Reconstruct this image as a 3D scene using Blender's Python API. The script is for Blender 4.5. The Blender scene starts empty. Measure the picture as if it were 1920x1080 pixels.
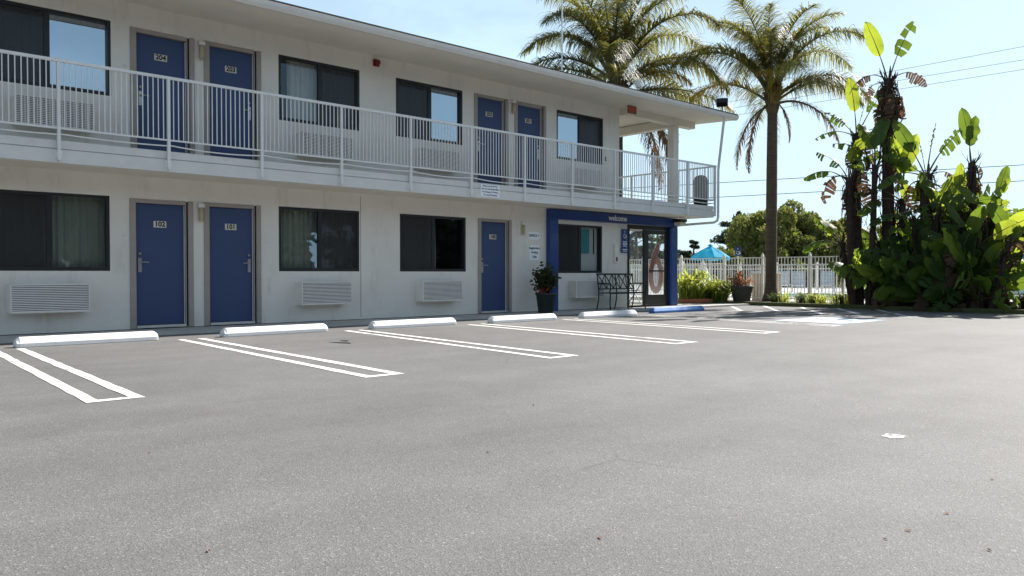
import bpy, math, random
from math import radians as R, sin, cos, pi
from mathutils import Vector, Matrix, Euler
import numpy as np
random.seed(7); rng = np.random.default_rng(7)
S = bpy.context.scene
C = S.collection

# ------------------------------------------------------------------ camera
EYE = 0.98
FPX = 1486.0
YAW, PIT = R(42.38), R(-1.053)
cam = bpy.data.cameras.new('camera'); cam_o = bpy.data.objects.new('camera', cam); C.objects.link(cam_o)
cam.sensor_width = 36; cam.lens = 36*FPX/1920; cam.clip_end = 5000; cam.clip_start = 0.05
cam_o.location = (0, 0, EYE); cam_o.rotation_euler = (pi/2+PIT, 0, -YAW)
S.camera = cam_o
# ------------------------------------------------------------------ sky, sun, exposure
SUN = Vector((1.22, -0.05, 1.0)).normalized()
sun_el = math.asin(SUN.z); sun_az = math.atan2(SUN.x, SUN.y)
W = bpy.data.worlds.new('World'); S.world = W; W.use_nodes = True
wn = W.node_tree; bg = wn.nodes['Background']
sky = wn.nodes.new('ShaderNodeTexSky'); sky.sky_type = 'NISHITA'; sky.sun_disc = False
sky.sun_elevation = sun_el; sky.sun_rotation = sun_az
sky.air_density = 1.0; sky.dust_density = 1.2; sky.ozone_density = 1.5
# thin high cloud, the same all round the sky
tc = wn.nodes.new('ShaderNodeTexCoord')
mp = wn.nodes.new('ShaderNodeMapping'); mp.inputs['Scale'].default_value = (1, 1, 2.6)
nz = wn.nodes.new('ShaderNodeTexNoise'); nz.inputs['Scale'].default_value = 3.2; nz.inputs['Detail'].default_value = 6; nz.inputs['Roughness'].default_value = .55
rp = wn.nodes.new('ShaderNodeValToRGB'); rp.color_ramp.elements[0].position = .5; rp.color_ramp.elements[1].position = .78
rp.color_ramp.elements[1].color = (.4, .4, .4, 1)
mx = wn.nodes.new('ShaderNodeMix'); mx.data_type = 'RGBA'
mx.inputs['B'].default_value = (7.8, 10.6, 12.6, 1)
L = wn.links.new
L(tc.outputs['Generated'], mp.inputs[0]); L(mp.outputs[0], nz.inputs['Vector']); L(nz.outputs['Fac'], rp.inputs[0])
sp_ = wn.nodes.new('ShaderNodeSeparateXYZ'); L(tc.outputs['Generated'], sp_.inputs[0])
hz = wn.nodes.new('ShaderNodeMapRange'); hz.interpolation_type = 'SMOOTHSTEP'      # pale haze towards the horizon, all round
hz.inputs[1].default_value = 0.0; hz.inputs[2].default_value = .75; hz.inputs[3].default_value = .85; hz.inputs[4].default_value = .06
L(sp_.outputs[2], hz.inputs[0])
hm = wn.nodes.new('ShaderNodeMath'); hm.operation = 'ADD'; hm.use_clamp = True; L(rp.outputs[0], hm.inputs[0]); L(hz.outputs[0], hm.inputs[1])
L(hm.outputs[0], mx.inputs['Factor']); L(sky.outputs[0], mx.inputs['A']); L(mx.outputs['Result'], bg.inputs[0])
bg.inputs[1].default_value = 0.05
sl = bpy.data.lights.new('sun', 'SUN'); sl.energy = 5.0; sl.angle = R(0.53); sl.color = (1.0, .955, .89)
sun_o = bpy.data.objects.new('sun', sl); C.objects.link(sun_o)
sun_o.rotation_euler = SUN.to_track_quat('Z', 'Y').to_euler(); sun_o.location = (20, -5, 25)
S.view_settings.view_transform = 'Standard'; S.view_settings.look = 'None'
S.view_settings.gamma = 1; S.view_settings.use_curve_mapping = False
S.view_settings.exposure = 1.08
S.cycles.max_bounces = 8; S.cycles.diffuse_bounces = 4; S.cycles.transparent_max_bounces = 16
S.cycles.sample_clamp_indirect = 6

# ------------------------------------------------------------------ pixel -> direction (photo pixels, 1920 wide)
_f = Vector((sin(YAW)*cos(PIT), cos(YAW)*cos(PIT), sin(PIT))); _r = Vector((cos(YAW), -sin(YAW), 0)); _u = _r.cross(_f)
def ray(x, y): return _f*FPX+_r*(x-960)+_u*(540-y)
def onX(x, y, X): d = ray(x, y); return Vector((0, 0, EYE))+d*(X/d.x)
def onY(x, y, Y): d = ray(x, y); return Vector((0, 0, EYE))+d*(Y/d.y)
def onZ(x, y, Z): d = ray(x, y); return Vector((0, 0, EYE))+d*((Z-EYE)/d.z)
def atD(x, y, dep): d = ray(x, y); return Vector((0, 0, EYE))+d*(dep/FPX)

# ------------------------------------------------------------------ materials
def nd(nt, t, **k):
    n = nt.nodes.new(t)
    for a, b in k.items(): setattr(n, a, b)
    return n
def mat(name, col, rough=.6, var=.12, vs=3.0, bump=0, bs=60, spec=.4, metal=0, stretch=(1, 1, 1), rnd=0, dirt=None, coat=0):
    m = bpy.data.materials.new(name); m.use_nodes = True; nt = m.node_tree; p = nt.nodes['Principled BSDF']
    p.inputs['Roughness'].default_value = rough; p.inputs['Metallic'].default_value = metal
    p.inputs['Specular IOR Level'].default_value = spec; p.inputs['Coat Weight'].default_value = coat
    l = nt.links.new
    g = nd(nt, 'ShaderNodeNewGeometry'); mpn = nd(nt, 'ShaderNodeMapping'); mpn.inputs['Scale'].default_value = stretch
    l(g.outputs['Position'], mpn.inputs[0])
    n = nd(nt, 'ShaderNodeTexNoise'); n.inputs['Scale'].default_value = vs; n.inputs['Detail'].default_value = 5
    l(mpn.outputs[0], n.inputs['Vector'])
    mr = nd(nt, 'ShaderNodeMapRange'); mr.inputs[1].default_value = .25; mr.inputs[2].default_value = .75
    mr.inputs[3].default_value = 1-var; mr.inputs[4].default_value = 1+var
    l(n.outputs['Fac'], mr.inputs[0])
    val = mr.outputs[0]
    if rnd:
        oi = nd(nt, 'ShaderNodeObjectInfo'); m2 = nd(nt, 'ShaderNodeMapRange'); m2.inputs[3].default_value = 1-rnd; m2.inputs[4].default_value = 1+rnd
        l(oi.outputs['Random'], m2.inputs[0]); mm = nd(nt, 'ShaderNodeMath', operation='MULTIPLY'); l(val, mm.inputs[0]); l(m2.outputs[0], mm.inputs[1]); val = mm.outputs[0]
    mix = nd(nt, 'ShaderNodeMix', data_type='RGBA', blend_type='MULTIPLY'); mix.inputs['Factor'].default_value = 1
    mix.inputs['A'].default_value = (*col, 1); l(val, mix.inputs['B'])
    out = mix.outputs['Result']
    if dirt:   # (colour, scale, low, high, stretch)
        dn = nd(nt, 'ShaderNodeTexNoise'); dn.inputs['Scale'].default_value = dirt[1]; dn.inputs['Detail'].default_value = 8; dn.inputs['Roughness'].default_value = .65
        dm = nd(nt, 'ShaderNodeMapping'); dm.inputs['Scale'].default_value = dirt[4] if len(dirt) > 4 else (1, 1, 1)
        l(g.outputs['Position'], dm.inputs[0]); l(dm.outputs[0], dn.inputs['Vector'])
        dr = nd(nt, 'ShaderNodeMapRange'); dr.inputs[1].default_value = dirt[2]; dr.inputs[2].default_value = dirt[3]
        l(dn.outputs['Fac'], dr.inputs[0])
        dx = nd(nt, 'ShaderNodeMix', data_type='RGBA'); l(dr.outputs[0], dx.inputs['Factor']); l(out, dx.inputs['A']); dx.inputs['B'].default_value = (*dirt[0], 1)
        out = dx.outputs['Result']
    l(out, p.inputs['Base Color'])
    if bump:
        bn = nd(nt, 'ShaderNodeTexNoise'); bn.inputs['Scale'].default_value = bs; bn.inputs['Detail'].default_value = 4
        l(g.outputs['Position'], bn.inputs['Vector'])
        b = nd(nt, 'ShaderNodeBump'); b.inputs['Strength'].default_value = bump; b.inputs['Distance'].default_value = .01
        l(bn.outputs['Fac'], b.inputs['Height']); l(b.outputs[0], p.inputs['Normal'])
    return m
def leafmat(name, col, tcol, tr=.4, rough=.45, rnd=.3, spec=.3, vs=4):
    m = mat(name, col, rough, .25, vs, spec=spec, rnd=rnd); nt = m.node_tree; l = nt.links.new
    p = nt.nodes['Principled BSDF']; o = nt.nodes['Material Output']
    t = nd(nt, 'ShaderNodeBsdfTranslucent')
    mul = nd(nt, 'ShaderNodeMix', data_type='RGBA', blend_type='MULTIPLY'); mul.inputs['Factor'].default_value = .8
    mul.inputs['A'].default_value = (*tcol, 1)
    n = nd(nt, 'ShaderNodeTexNoise'); n.inputs['Scale'].default_value = 6; l(n.outputs['Color'], mul.inputs['B'])
    mul.blend_type = 'OVERLAY'; mul.inputs['Factor'].default_value = .25
    l(mul.outputs['Result'], t.inputs[0])
    x = nd(nt, 'ShaderNodeMixShader'); x.inputs[0].default_value = tr
    l(p.outputs[0], x.inputs[1]); l(t.outputs[0], x.inputs[2]); l(x.outputs[0], o.inputs[0])
    return m
def glassmat(name, refl, tint, rough=.01):
    m = bpy.data.materials.new(name); m.use_nodes = True; nt = m.node_tree; nt.nodes.clear(); l = nt.links.new
    o = nd(nt, 'ShaderNodeOutputMaterial'); t = nd(nt, 'ShaderNodeBsdfTransparent'); t.inputs[0].default_value = (*tint, 1)
    gl = nd(nt, 'ShaderNodeBsdfGlossy'); gl.inputs['Roughness'].default_value = rough; gl.inputs[0].default_value = (.70, .85, 1, 1)
    lw = nd(nt, 'ShaderNodeFresnel'); lw.inputs[0].default_value = 1.5
    a = nd(nt, 'ShaderNodeMath', operation='ADD'); a.inputs[1].default_value = refl; a.use_clamp = True
    l(lw.outputs[0], a.inputs[0])
    g = nd(nt, 'ShaderNodeNewGeometry'); n = nd(nt, 'ShaderNodeTexNoise'); n.inputs['Scale'].default_value = 1.1
    b = nd(nt, 'ShaderNodeBump'); b.inputs['Strength'].default_value = .015; b.inputs['Distance'].default_value = .05
    l(g.outputs['Position'], n.inputs['Vector']); l(n.outputs['Fac'], b.inputs['Height']); l(b.outputs[0], gl.inputs['Normal'])
    x = nd(nt, 'ShaderNodeMixShader'); l(a.outputs[0], x.inputs[0]); l(t.outputs[0], x.inputs[1]); l(gl.outputs[0], x.inputs[2]); l(x.outputs[0], o.inputs[0])
    return m

STUCCO = mat('stucco', (.73, .705, .655), .9, .06, 1.2, .6, 70, .2, dirt=((.52, .48, .42), 1.8, .55, .92, (2.5, 2.5, .6)))
SOFFIT = mat('soffit_paint', (.72, .68, .60), .85, .05, 2, .1, 60, .2)
TRIMW = mat('white_trim', (.66, .655, .64), .6, .06, 4, .05, 50, dirt=((.5, .48, .45), 5, .58, .9, (1, 1, 1)))
RAILM = mat('rail_paint', (.74, .74, .73), .45, .05, 6, dirt=((.45, .40, .35), 14, .66, .85))
DOORM = mat('blue_door', (.033, .060, .152), .5, .08, 2.5, .03, 30, .4)
DOORU = DOORM
JAMB = mat('taupe_jamb', (.33, .29, .265), .6, .07, 4)
WOODJ = mat('brown_jamb', (.22, .18, .155), .6, .07, 4)
PORTAL = mat('blue_portal', (.010, .044, .20), .35, .06, 3, coat=.2)
BLUESTOP = mat('blue_stop_paint', (.05, .18, .47), .6, .12, 5, .25, 40, dirt=((.25, .28, .33), 9, .6, .85))
STOPM = mat('white_stop_paint', (.80, .80, .80), .7, .05, 5, .3, 40, dirt=((.42, .41, .40), 11, .60, .80, (1, 1, 2)))
BLACKF = mat('black_frame', (.012, .012, .014), .4, .1, 5)
BLACKM = mat('black_metal', (.014, .014, .015), .45, .1, 5)
CHROME = mat('steel', (.36, .36, .37), .3, .06, 8, metal=.9)
ALU = mat('aluminium', (.62, .62, .62), .4, .06, 8, metal=.6)
ACM = mat('ac_beige', (.76, .73, .68), .55, .06, 5)
ACD = mat('ac_dark', (.03, .03, .035), .7, .1, 5)
PLATE = mat('plate', (.62, .60, .53), .6, .05, 8)
INK = mat('ink', (.012, .013, .02), .6, .02)
INKB = mat('ink_blue', (.03, .06, .12), .6, .02)
WHITEP = mat('white_print', (.78, .79, .80), .6, .03, 6)
SIGNW = mat('sign_white', (.84, .87, .90), .6, .03, 4)
SIGNB = mat('sign_blue', (.02, .055, .19), .5, .05, 4)
REDP = mat('red_plastic', (.20, .014, .012), .4, .05)
EXITM = mat('exit_red', (.60, .10, .05), .5, .05)
EXITB = mat('exit_body', (.20, .075, .04), .6, .05)
LAMPG = mat('lamp_glass', (.42, .36, .25), .35, .08, 10)
CURT = mat('curtain_cloth', (.60, .60, .54), .9, .06, 3, .05, 100, .1)
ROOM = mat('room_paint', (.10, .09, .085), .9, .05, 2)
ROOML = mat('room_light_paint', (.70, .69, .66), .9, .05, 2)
TEAL = mat('teal_poster', (.10, .34, .36), .6, .15, 6)
CONC = mat('concrete', (.45, .44, .42), .9, .10, 2, .3, 60, .2, dirt=((.28, .27, .25), 3, .55, .8))
FOUND = mat('foundation', (.07, .065, .06), .95, .1)
SHINGLE = mat('shingle', (.045, .043, .042), .95, .25, 9, .5, 25)
SOIL = mat('soil', (.07, .05, .035), .95, .3, 9, .8, 30)
GRASSG = mat('verge', (.075, .085, .03), .95, .35, 14, .8, 60)
GROUND = mat('ground_dry_grass', (.13, .13, .06), .95, .3, .5, .5, 8)
FENCEM = mat('fence_cream', (.86, .84, .78), .5, .05, 4)
TAN = mat('tan_cabinet', (.33, .26, .18), .6, .08, 3)
WATER = mat('pool_water', (.10, .42, .45), .06, .15, 1.2, .12, 5)
LOUNGE = mat('lounge_white', (.70, .72, .76), .5, .04)
UMB = leafmat('umbrella_blue', (.02, .30, .50), (.02, .45, .65), .35, .7, 0, .1)
UMBW = leafmat('umbrella_white', (.72, .72, .70), (.7, .7, .68), .3, .7, 0, .1)
GLASS = glassmat('window_glass', .15, (.76, .80, .78))
GLASSU = glassmat('upper_window_glass', .36, (.34, .40, .42))
GLASSD = glassmat('door_glass', .02, (.93, .95, .95))
POTM = mat('dark_planter', (.022, .032, .030), .55, .12, 6)
POT2 = mat('grey_planter', (.045, .043, .042), .7, .12, 6)
TERRA = mat('terracotta', (.28, .10, .055), .8, .15, 5)
BINM = mat('bin_plastic', (.02, .02, .024), .5, .1, 4)
DECAL6 = mat('orange_decal', (.32, .085, .045), .5, .05, 3)
def see_through(m, k):
    nt = m.node_tree; t = nd(nt, 'ShaderNodeBsdfTransparent'); x = nd(nt, 'ShaderNodeMixShader'); x.inputs[0].default_value = k; l = nt.links.new
    l(nt.nodes['Principled BSDF'].outputs[0], x.inputs[1]); l(t.outputs[0], x.inputs[2]); l(x.outputs[0], nt.nodes['Material Output'].inputs[0]); return m
see_through(DECAL6, .35); DECALW = see_through(mat('white_decal', (.7, .7, .7), .6, .03), .5)
TRUNKP = mat('palm_trunk', (.105, .080, .062), .95, .3, 2.0, .9, 18, .1, stretch=(1, 1, 9))
BOOT = mat('palm_boot', (.13, .095, .055), .9, .3, 6, .6, 14, .1, stretch=(3, 3, .6))
FROND = leafmat('frond_green', (.075, .085, .035), (.36, .34, .07), .40, .5, .30, .3)
FRONDY = leafmat('frond_yellow', (.22, .17, .03), (.50, .36, .04), .38, .5, .2, .3)
FRONDD = leafmat('frond_dead', (.17, .10, .055), (.30, .17, .07), .25, .7, .25, .1)
RACH = mat('rachis', (.10, .085, .035), .6, .2, 6)
BOPT = mat('bop_trunk', (.055, .040, .033), .95, .35, 3, .9, 20, .1, stretch=(1, 1, 7))
BOPL = leafmat('bop_leaf', (.032, .066, .018), (.22, .32, .03), .36, .5, .28, .2)
BOPY = leafmat('bop_leaf_young', (.075, .14, .025), (.44, .52, .045), .48, .5, .2, .2)
BOPD = leafmat('bop_dead', (.085, .055, .038), (.20, .11, .06), .25, .8, .3, .1)
BOPO = leafmat('bop_orange', (.40, .20, .05), (.75, .40, .10), .4, .6, .1, .2)
PEPPER = leafmat('pepper_leaf', (.095, .112, .032), (.30, .32, .06), .28, .6, .25, .2)
DARKT = leafmat('dark_leaf', (.030, .042, .020), (.07, .09, .03), .2, .6, .25, .2)
BARK = mat('bark', (.12, .09, .07), .95, .3, 4, .8, 15, .1)
PALEB = mat('pale_bark', (.26, .20, .17), .9, .3, 4, .6, 12, .1)
CLIV = leafmat('strap_leaf', (.16, .22, .045), (.62, .66, .10), .45, .4, .25, .4)
BUSHG = leafmat('shrub_leaf', (.035, .055, .02), (.10, .14, .03), .3, .5, .3, .3)
CROT = leafmat('croton_leaf', (.26, .11, .07), (.5, .25, .12), .3, .5, .45, .3)
FLOWR = mat('red_flower', (.32, .02, .04), .6, .2)
DEADLEAF = mat('dry_leaf', (.36, .20, .11), .8, .25, 20, rnd=.4)
DARKMARK = mat('near_black', (.012, .012, .012), .5, .2, 20)
WIREM = mat('wire', (.05, .05, .055), .7, .05)
BLIND = mat('screen_mesh', (.01, .01, .01), .8)
def screenmat():
    m = bpy.data.materials.new('insect_screen'); m.use_nodes = True; nt = m.node_tree; l = nt.links.new
    p = nt.nodes['Principled BSDF']; p.inputs['Base Color'].default_value = (.02, .021, .024, 1); p.inputs['Roughness'].default_value = .8
    t = nd(nt, 'ShaderNodeBsdfTransparent'); x = nd(nt, 'ShaderNodeMixShader'); x.inputs[0].default_value = .72
    l(t.outputs[0], x.inputs[1]); l(p.outputs[0], x.inputs[2]); l(x.outputs[0], nt.nodes['Material Output'].inputs[0]); return m
SCREEN = screenmat()

def asphaltmat():
    m = bpy.data.materials.new('asphalt'); m.use_nodes = True; nt = m.node_tree; l = nt.links.new; p = nt.nodes['Principled BSDF']
    g = nd(nt, 'ShaderNodeNewGeometry'); pos = g.outputs['Position']
    def noise(sc, det=4, ro=.5, vec=pos, dist=0):
        n = nd(nt, 'ShaderNodeTexNoise'); n.inputs['Scale'].default_value = sc; n.inputs['Detail'].default_value = det; n.inputs['Roughness'].default_value = ro
        n.inputs['Distortion'].default_value = dist; l(vec, n.inputs['Vector']); return n.outputs['Fac']
    def mrange(x, a, b, c, d):
        r = nd(nt, 'ShaderNodeMapRange'); [setattr(r.inputs[i], 'default_value', v) for i, v in ((1, a), (2, b), (3, c), (4, d))]; l(x, r.inputs[0]); return r.outputs[0]
    def mul(a, b):
        n = nd(nt, 'ShaderNodeMath', operation='MULTIPLY')
        l(a, n.inputs[0])
        if isinstance(b, float): n.inputs[1].default_value = b
        else: l(b, n.inputs[1])
        return n.outputs[0]
    v = nd(nt, 'ShaderNodeTexVoronoi'); v.inputs['Scale'].default_value = 150; l(pos, v.inputs['Vector'])
    sep = nd(nt, 'ShaderNodeSeparateColor'); l(v.outputs['Color'], sep.inputs[0])
    cr = nd(nt, 'ShaderNodeValToRGB'); e = cr.color_ramp.elements
    e[0].position = 0; e[0].color = (.68, .68, .68, 1); e[1].position = 1; e[1].color = (1.8, 1.78, 1.75, 1)
    for q, c in ((.22, .86), (.5, .98), (.86, 1.05), (.95, 1.22)):
        k = e.new(q); k.color = (c, c, c, 1)
    l(sep.outputs[0], cr.inputs[0])
    stone = nd(nt, 'ShaderNodeSeparateColor'); l(cr.outputs[0], stone.inputs[0])
    a = mrange(noise(300, 3, .6), .3, .7, .84, 1.16)
    big = mrange(noise(.35, 6, .55), .3, .7, .87, 1.12)
    mid = mrange(noise(2.4, 5, .6), .3, .7, .93, 1.07)
    st = nd(nt, 'ShaderNodeMapping'); st.inputs['Scale'].default_value = (.25, 1.6, 1); st.inputs['Rotation'].default_value = (0, 0, R(12)); l(pos, st.inputs[0])
    band = mrange(noise(1.0, 4, .5, st.outputs[0]), .3, .7, .92, 1.08)
    # fine seams / hairline cracks
    wv = nd(nt, 'ShaderNodeMix', data_type='VECTOR')
    cn = nd(nt, 'ShaderNodeTexNoise'); cn.inputs['Scale'].default_value = .8; cn.inputs['Detail'].default_value = 6; l(pos, cn.inputs['Vector'])
    wv.inputs['Factor'].default_value = .25; l(pos, wv.inputs[4]); l(cn.outputs['Color'], wv.inputs[5])
    vd = nd(nt, 'ShaderNodeTexVoronoi', feature='DISTANCE_TO_EDGE'); vd.inputs['Scale'].default_value = .33; l(wv.outputs[1], vd.inputs['Vector'])
    crk = mrange(vd.outputs['Distance'], .0008, .004, .0, 1.0)
    msk = mrange(noise(.6, 2), .54, .64, 0, .18)
    inv = nd(nt, 'ShaderNodeMath', operation='SUBTRACT'); inv.inputs[0].default_value = 1; l(crk, inv.inputs[1])
    cm = nd(nt, 'ShaderNodeMath', operation='SUBTRACT'); cm.inputs[0].default_value = 1; l(mul(inv.outputs[0], msk), cm.inputs[1])
    t = mul(mul(mul(mul(mul(stone.outputs[0], a), big), mid), band), cm.outputs[0])
    mix = nd(nt, 'ShaderNodeMix', data_type='RGBA', blend_type='MULTIPLY'); mix.inputs['Factor'].default_value = 1
    mix.inputs['A'].default_value = (.140, .137, .134, 1); l(t, mix.inputs['B'])
    # faint rusty stains
    dn = mrange(noise(.9, 6, .6, pos, 1.5), .64, .78, 0, .35)
    dx = nd(nt, 'ShaderNodeMix', data_type='RGBA'); l(dn, dx.inputs['Factor']); l(mix.outputs['Result'], dx.inputs['A']); dx.inputs['B'].default_value = (.165, .142, .12, 1)
    l(dx.outputs['Result'], p.inputs['Base Color'])
    p.inputs['Roughness'].default_value = .8; p.inputs['Specular IOR Level'].default_value = .35
    b = nd(nt, 'ShaderNodeBump'); b.inputs['Strength'].default_value = .35; b.inputs['Distance'].default_value = .005
    add = nd(nt, 'ShaderNodeMath', operation='ADD'); l(v.outputs['Distance'], add.inputs[0]); l(noise(150, 3), add.inputs[1])
    l(add.outputs[0], b.inputs['Height']); l(b.outputs[0], p.inputs['Normal'])
    return m
ASPH = asphaltmat()
def paintmat(name, col, wear):
    m = mat(name, col, .7, .06, 12, .3, 90, .3); nt = m.node_tree; l = nt.links.new; p = nt.nodes['Principled BSDF']; o = nt.nodes['Material Output']
    g = nd(nt, 'ShaderNodeNewGeometry'); n = nd(nt, 'ShaderNodeTexNoise'); n.inputs['Scale'].default_value = 22; n.inputs['Detail'].default_value = 8; n.inputs['Roughness'].default_value = .75
    n2 = nd(nt, 'ShaderNodeTexNoise'); n2.inputs['Scale'].default_value = 1.4; n2.inputs['Detail'].default_value = 3
    l(g.outputs['Position'], n.inputs['Vector']); l(g.outputs['Position'], n2.inputs['Vector'])
    ad = nd(nt, 'ShaderNodeMath', operation='ADD'); l(n.outputs['Fac'], ad.inputs[0]); l(n2.outputs['Fac'], ad.inputs[1])
    r = nd(nt, 'ShaderNodeMapRange'); r.inputs[1].default_value = wear; r.inputs[2].default_value = wear+.10; r.inputs[3].default_value = 0; r.inputs[4].default_value = .85
    l(ad.outputs[0], r.inputs[0])
    t = nd(nt, 'ShaderNodeBsdfTransparent'); x = nd(nt, 'ShaderNodeMixShader'); l(r.outputs[0], x.inputs[0]); l(p.outputs[0], x.inputs[1]); l(t.outputs[0], x.inputs[2]); l(x.outputs[0], o.inputs[0])
    return m
PAINT = paintmat('white_road_paint', (.76, .74, .70), 1.12)
PAINTW = paintmat('worn_road_paint', (.66, .66, .64), 1.02)
PAINTB = paintmat('pale_blue_road_paint', (.42, .52, .66), 1.05)

# ------------------------------------------------------------------ mesh building
class MB:
    def __init__(s): s.v = []; s.f = []
    def add(s, vs, fs):
        o = len(s.v); s.v += [tuple(v) for v in vs]; s.f += [tuple(i+o for i in f) for f in fs]; return s
    def box(s, x0, x1, y0, y1, z0, z1):
        return s.add([(x0, y0, z0), (x1, y0, z0), (x1, y1, z0), (x0, y1, z0), (x0, y0, z1), (x1, y0, z1), (x1, y1, z1), (x0, y1, z1)],
                     [(0, 3, 2, 1), (4, 5, 6, 7), (0, 1, 5, 4), (1, 2, 6, 5), (2, 3, 7, 6), (3, 0, 4, 7)])
    def quad(s, a, b, c, d): return s.add([a, b, c, d], [(0, 1, 2, 3)])
    def tube(s, pts, rad, n=8, cap=True):
        pts = [Vector(p) for p in pts]; k = len(pts)
        rad = rad if isinstance(rad, (list, tuple)) else [rad]*k
        o = len(s.v); ref = None
        for i, p in enumerate(pts):
            t = (pts[min(i+1, k-1)]-pts[max(i-1, 0)]).normalized()
            if ref is None: ref = Vector((0, 0, 1)) if abs(t.z) < .9 else Vector((1, 0, 0))
            a = t.cross(ref)
            if a.length < 1e-4: a = t.cross(Vector((0, 1, 0)))
            a.normalize(); b = a.cross(t); ref = b
            for j in range(n):
                an = 2*pi*j/n; s.v.append(tuple(p+(a*cos(an)+b*sin(an))*rad[i]))
        for i in range(k-1):
            for j in range(n):
                a, b = o+i*n+j, o+i*n+(j+1) % n; s.f.append((a, b, b+n, a+n))
        if cap: s.f.append(tuple(o+j for j in range(n))[::-1]); s.f.append(tuple(o+(k-1)*n+j for j in range(n)))
        return s
    def bar(s, p, q, w, h):   # rectangular bar from p to q, width w, height h
        p, q = Vector(p), Vector(q); t = (q-p).normalized(); up = Vector((0, 0, 1)) if abs(t.z) < .95 else Vector((0, 1, 0))
        a = t.cross(up).normalized()*w/2; b = a.cross(t).normalized()*h/2
        vs = [e+i*a+j*b for e in (p, q) for i, j in ((-1, -1), (1, -1), (1, 1), (-1, 1))]
        return s.add(vs, [(0, 1, 2, 3), (7, 6, 5, 4), (0, 4, 5, 1), (1, 5, 6, 2), (2, 6, 7, 3), (3, 7, 4, 0)])
    def lathe(s, prof, c=(0, 0, 0), n=20, sq=1):
        o = len(s.v); k = len(prof)
        for r, z in prof:
            for j in range(n): an = 2*pi*j/n; s.v.append((c[0]+r*cos(an), c[1]+r*sin(an), c[2]+z))
        for i in range(k-1):
            for j in range(n): a, b = o+i*n+j, o+i*n+(j+1) % n; s.f.append((a, b, b+n, a+n))
        s.f.append(tuple(o+j for j in range(n))[::-1]); s.f.append(tuple(o+(k-1)*n+j for j in range(n)))
        return s
    def mesh(s, name, m, smooth=False):
        me = bpy.data.meshes.new(name); me.from_pydata(s.v, [], s.f); me.materials.append(m)
        if smooth: me.polygons.foreach_set('use_smooth', [True]*len(s.f))
        return me
    def build(s, name, m, parent=None, smooth=False, bevel=0):
        o = bpy.data.objects.new(name, s.mesh(name, m, smooth)); C.objects.link(o)
        if parent is not None:
            o.parent = parent; o.matrix_parent_inverse = Matrix.Translation(-wl(parent))
        if bevel:
            b = o.modifiers.new('bevel', 'BEVEL'); b.width = bevel; b.segments = 2; b.limit_method = 'ANGLE'; b.angle_limit = R(40)
        return o
def wl(o):   # world location of an unrotated chain
    v = Vector(o.location)
    if o.parent is not None: v = wl(o.parent)+o.matrix_parent_inverse.translation+v
    return v
def obj(name, me, parent=None, loc=(0, 0, 0), rot=(0, 0, 0), sc=1):
    o = bpy.data.objects.new(name, me); C.objects.link(o); o.parent = parent; o.location = loc; o.rotation_euler = rot
    o.scale = (sc, sc, sc) if isinstance(sc, (int, float)) else sc; return o
def empty(name, loc=(0, 0, 0)):
    o = bpy.data.objects.new(name, None); C.objects.link(o); o.location = loc; o.empty_display_size = .2; return o
def T(o, label, cat, group=None):
    o['label'] = label; o['category'] = cat
    if group: o['group'] = group
    return o
def struct(o): o['kind'] = 'structure'; return o
def stuff(o): o['kind'] = 'stuff'; return o
def text(name, s, size, loc, m, parent=None, rot=(pi/2, 0, 0), ext=.002, bold=0, sx=1, space=1, align='CENTER'):
    cu = bpy.data.curves.new(name, 'FONT'); cu.body = s; cu.size = size; cu.extrude = ext; cu.align_x = align; cu.align_y = 'CENTER'; cu.offset = bold; cu.space_line = space
    cu.resolution_u = 4
    t = bpy.data.objects.new(name, cu); C.objects.link(t)
    dg = bpy.context.evaluated_depsgraph_get(); me = bpy.data.meshes.new_from_object(t.evaluated_get(dg)); bpy.data.objects.remove(t)
    me.materials.clear(); me.materials.append(m)
    me.transform(Matrix.Translation(loc) @ Euler(rot).to_matrix().to_4x4() @ Matrix.Diagonal((sx, 1, 1, 1)))
    o = bpy.data.objects.new(name, me); C.objects.link(o)
    if parent is not None: o.parent = parent; o.matrix_parent_inverse = Matrix.Translation(-wl(parent))
    return o

# ================================================================== SETTING
struct(MB().quad((-600, -600, -.06), (900, -600, -.06), (900, 900, -.06), (-600, 900, -.06)).build('ground', GROUND))
lot = struct(MB().quad((-45, -45, 0), (60, -45, 0), (60, 3.2, 0), (-45, 3.2, 0)).quad((-45, 3.2, 0), (21.9, 3.2, 0), (21.9, 13.05, 0), (-45, 13.05, 0)).build('parking_lot', ASPH))
walk = MB().box(-30, 21.9, 13.02, 24, -.05, .05).build('walkway', CONC); struct(walk)
bed = struct(MB().box(21.9, 24.45, 3.2, 24, -.05, .06).build('planting_bed', SOIL))
deck = struct(MB().box(24.45, 30.0, 2, 44, -.05, .02).box(30, 37, 2, 11, -.05, .02).box(30, 37, 19, 44, -.05, .02).box(37, 52, 2, 44, -.05, .02).build('pool_deck', CONC))
struct(MB().box(30, 37, 11, 19, -.12, -.04).build('pool_water', WATER))
# kerb stones of the bed
kb = MB()
for i in range(11):
    y0 = 3.2+i*.99; kb.box(21.78, 21.93, y0+.004, y0+.986, -.05, .11)
kb.build('kerb', GRASSG, bed, bevel=.02)

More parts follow.
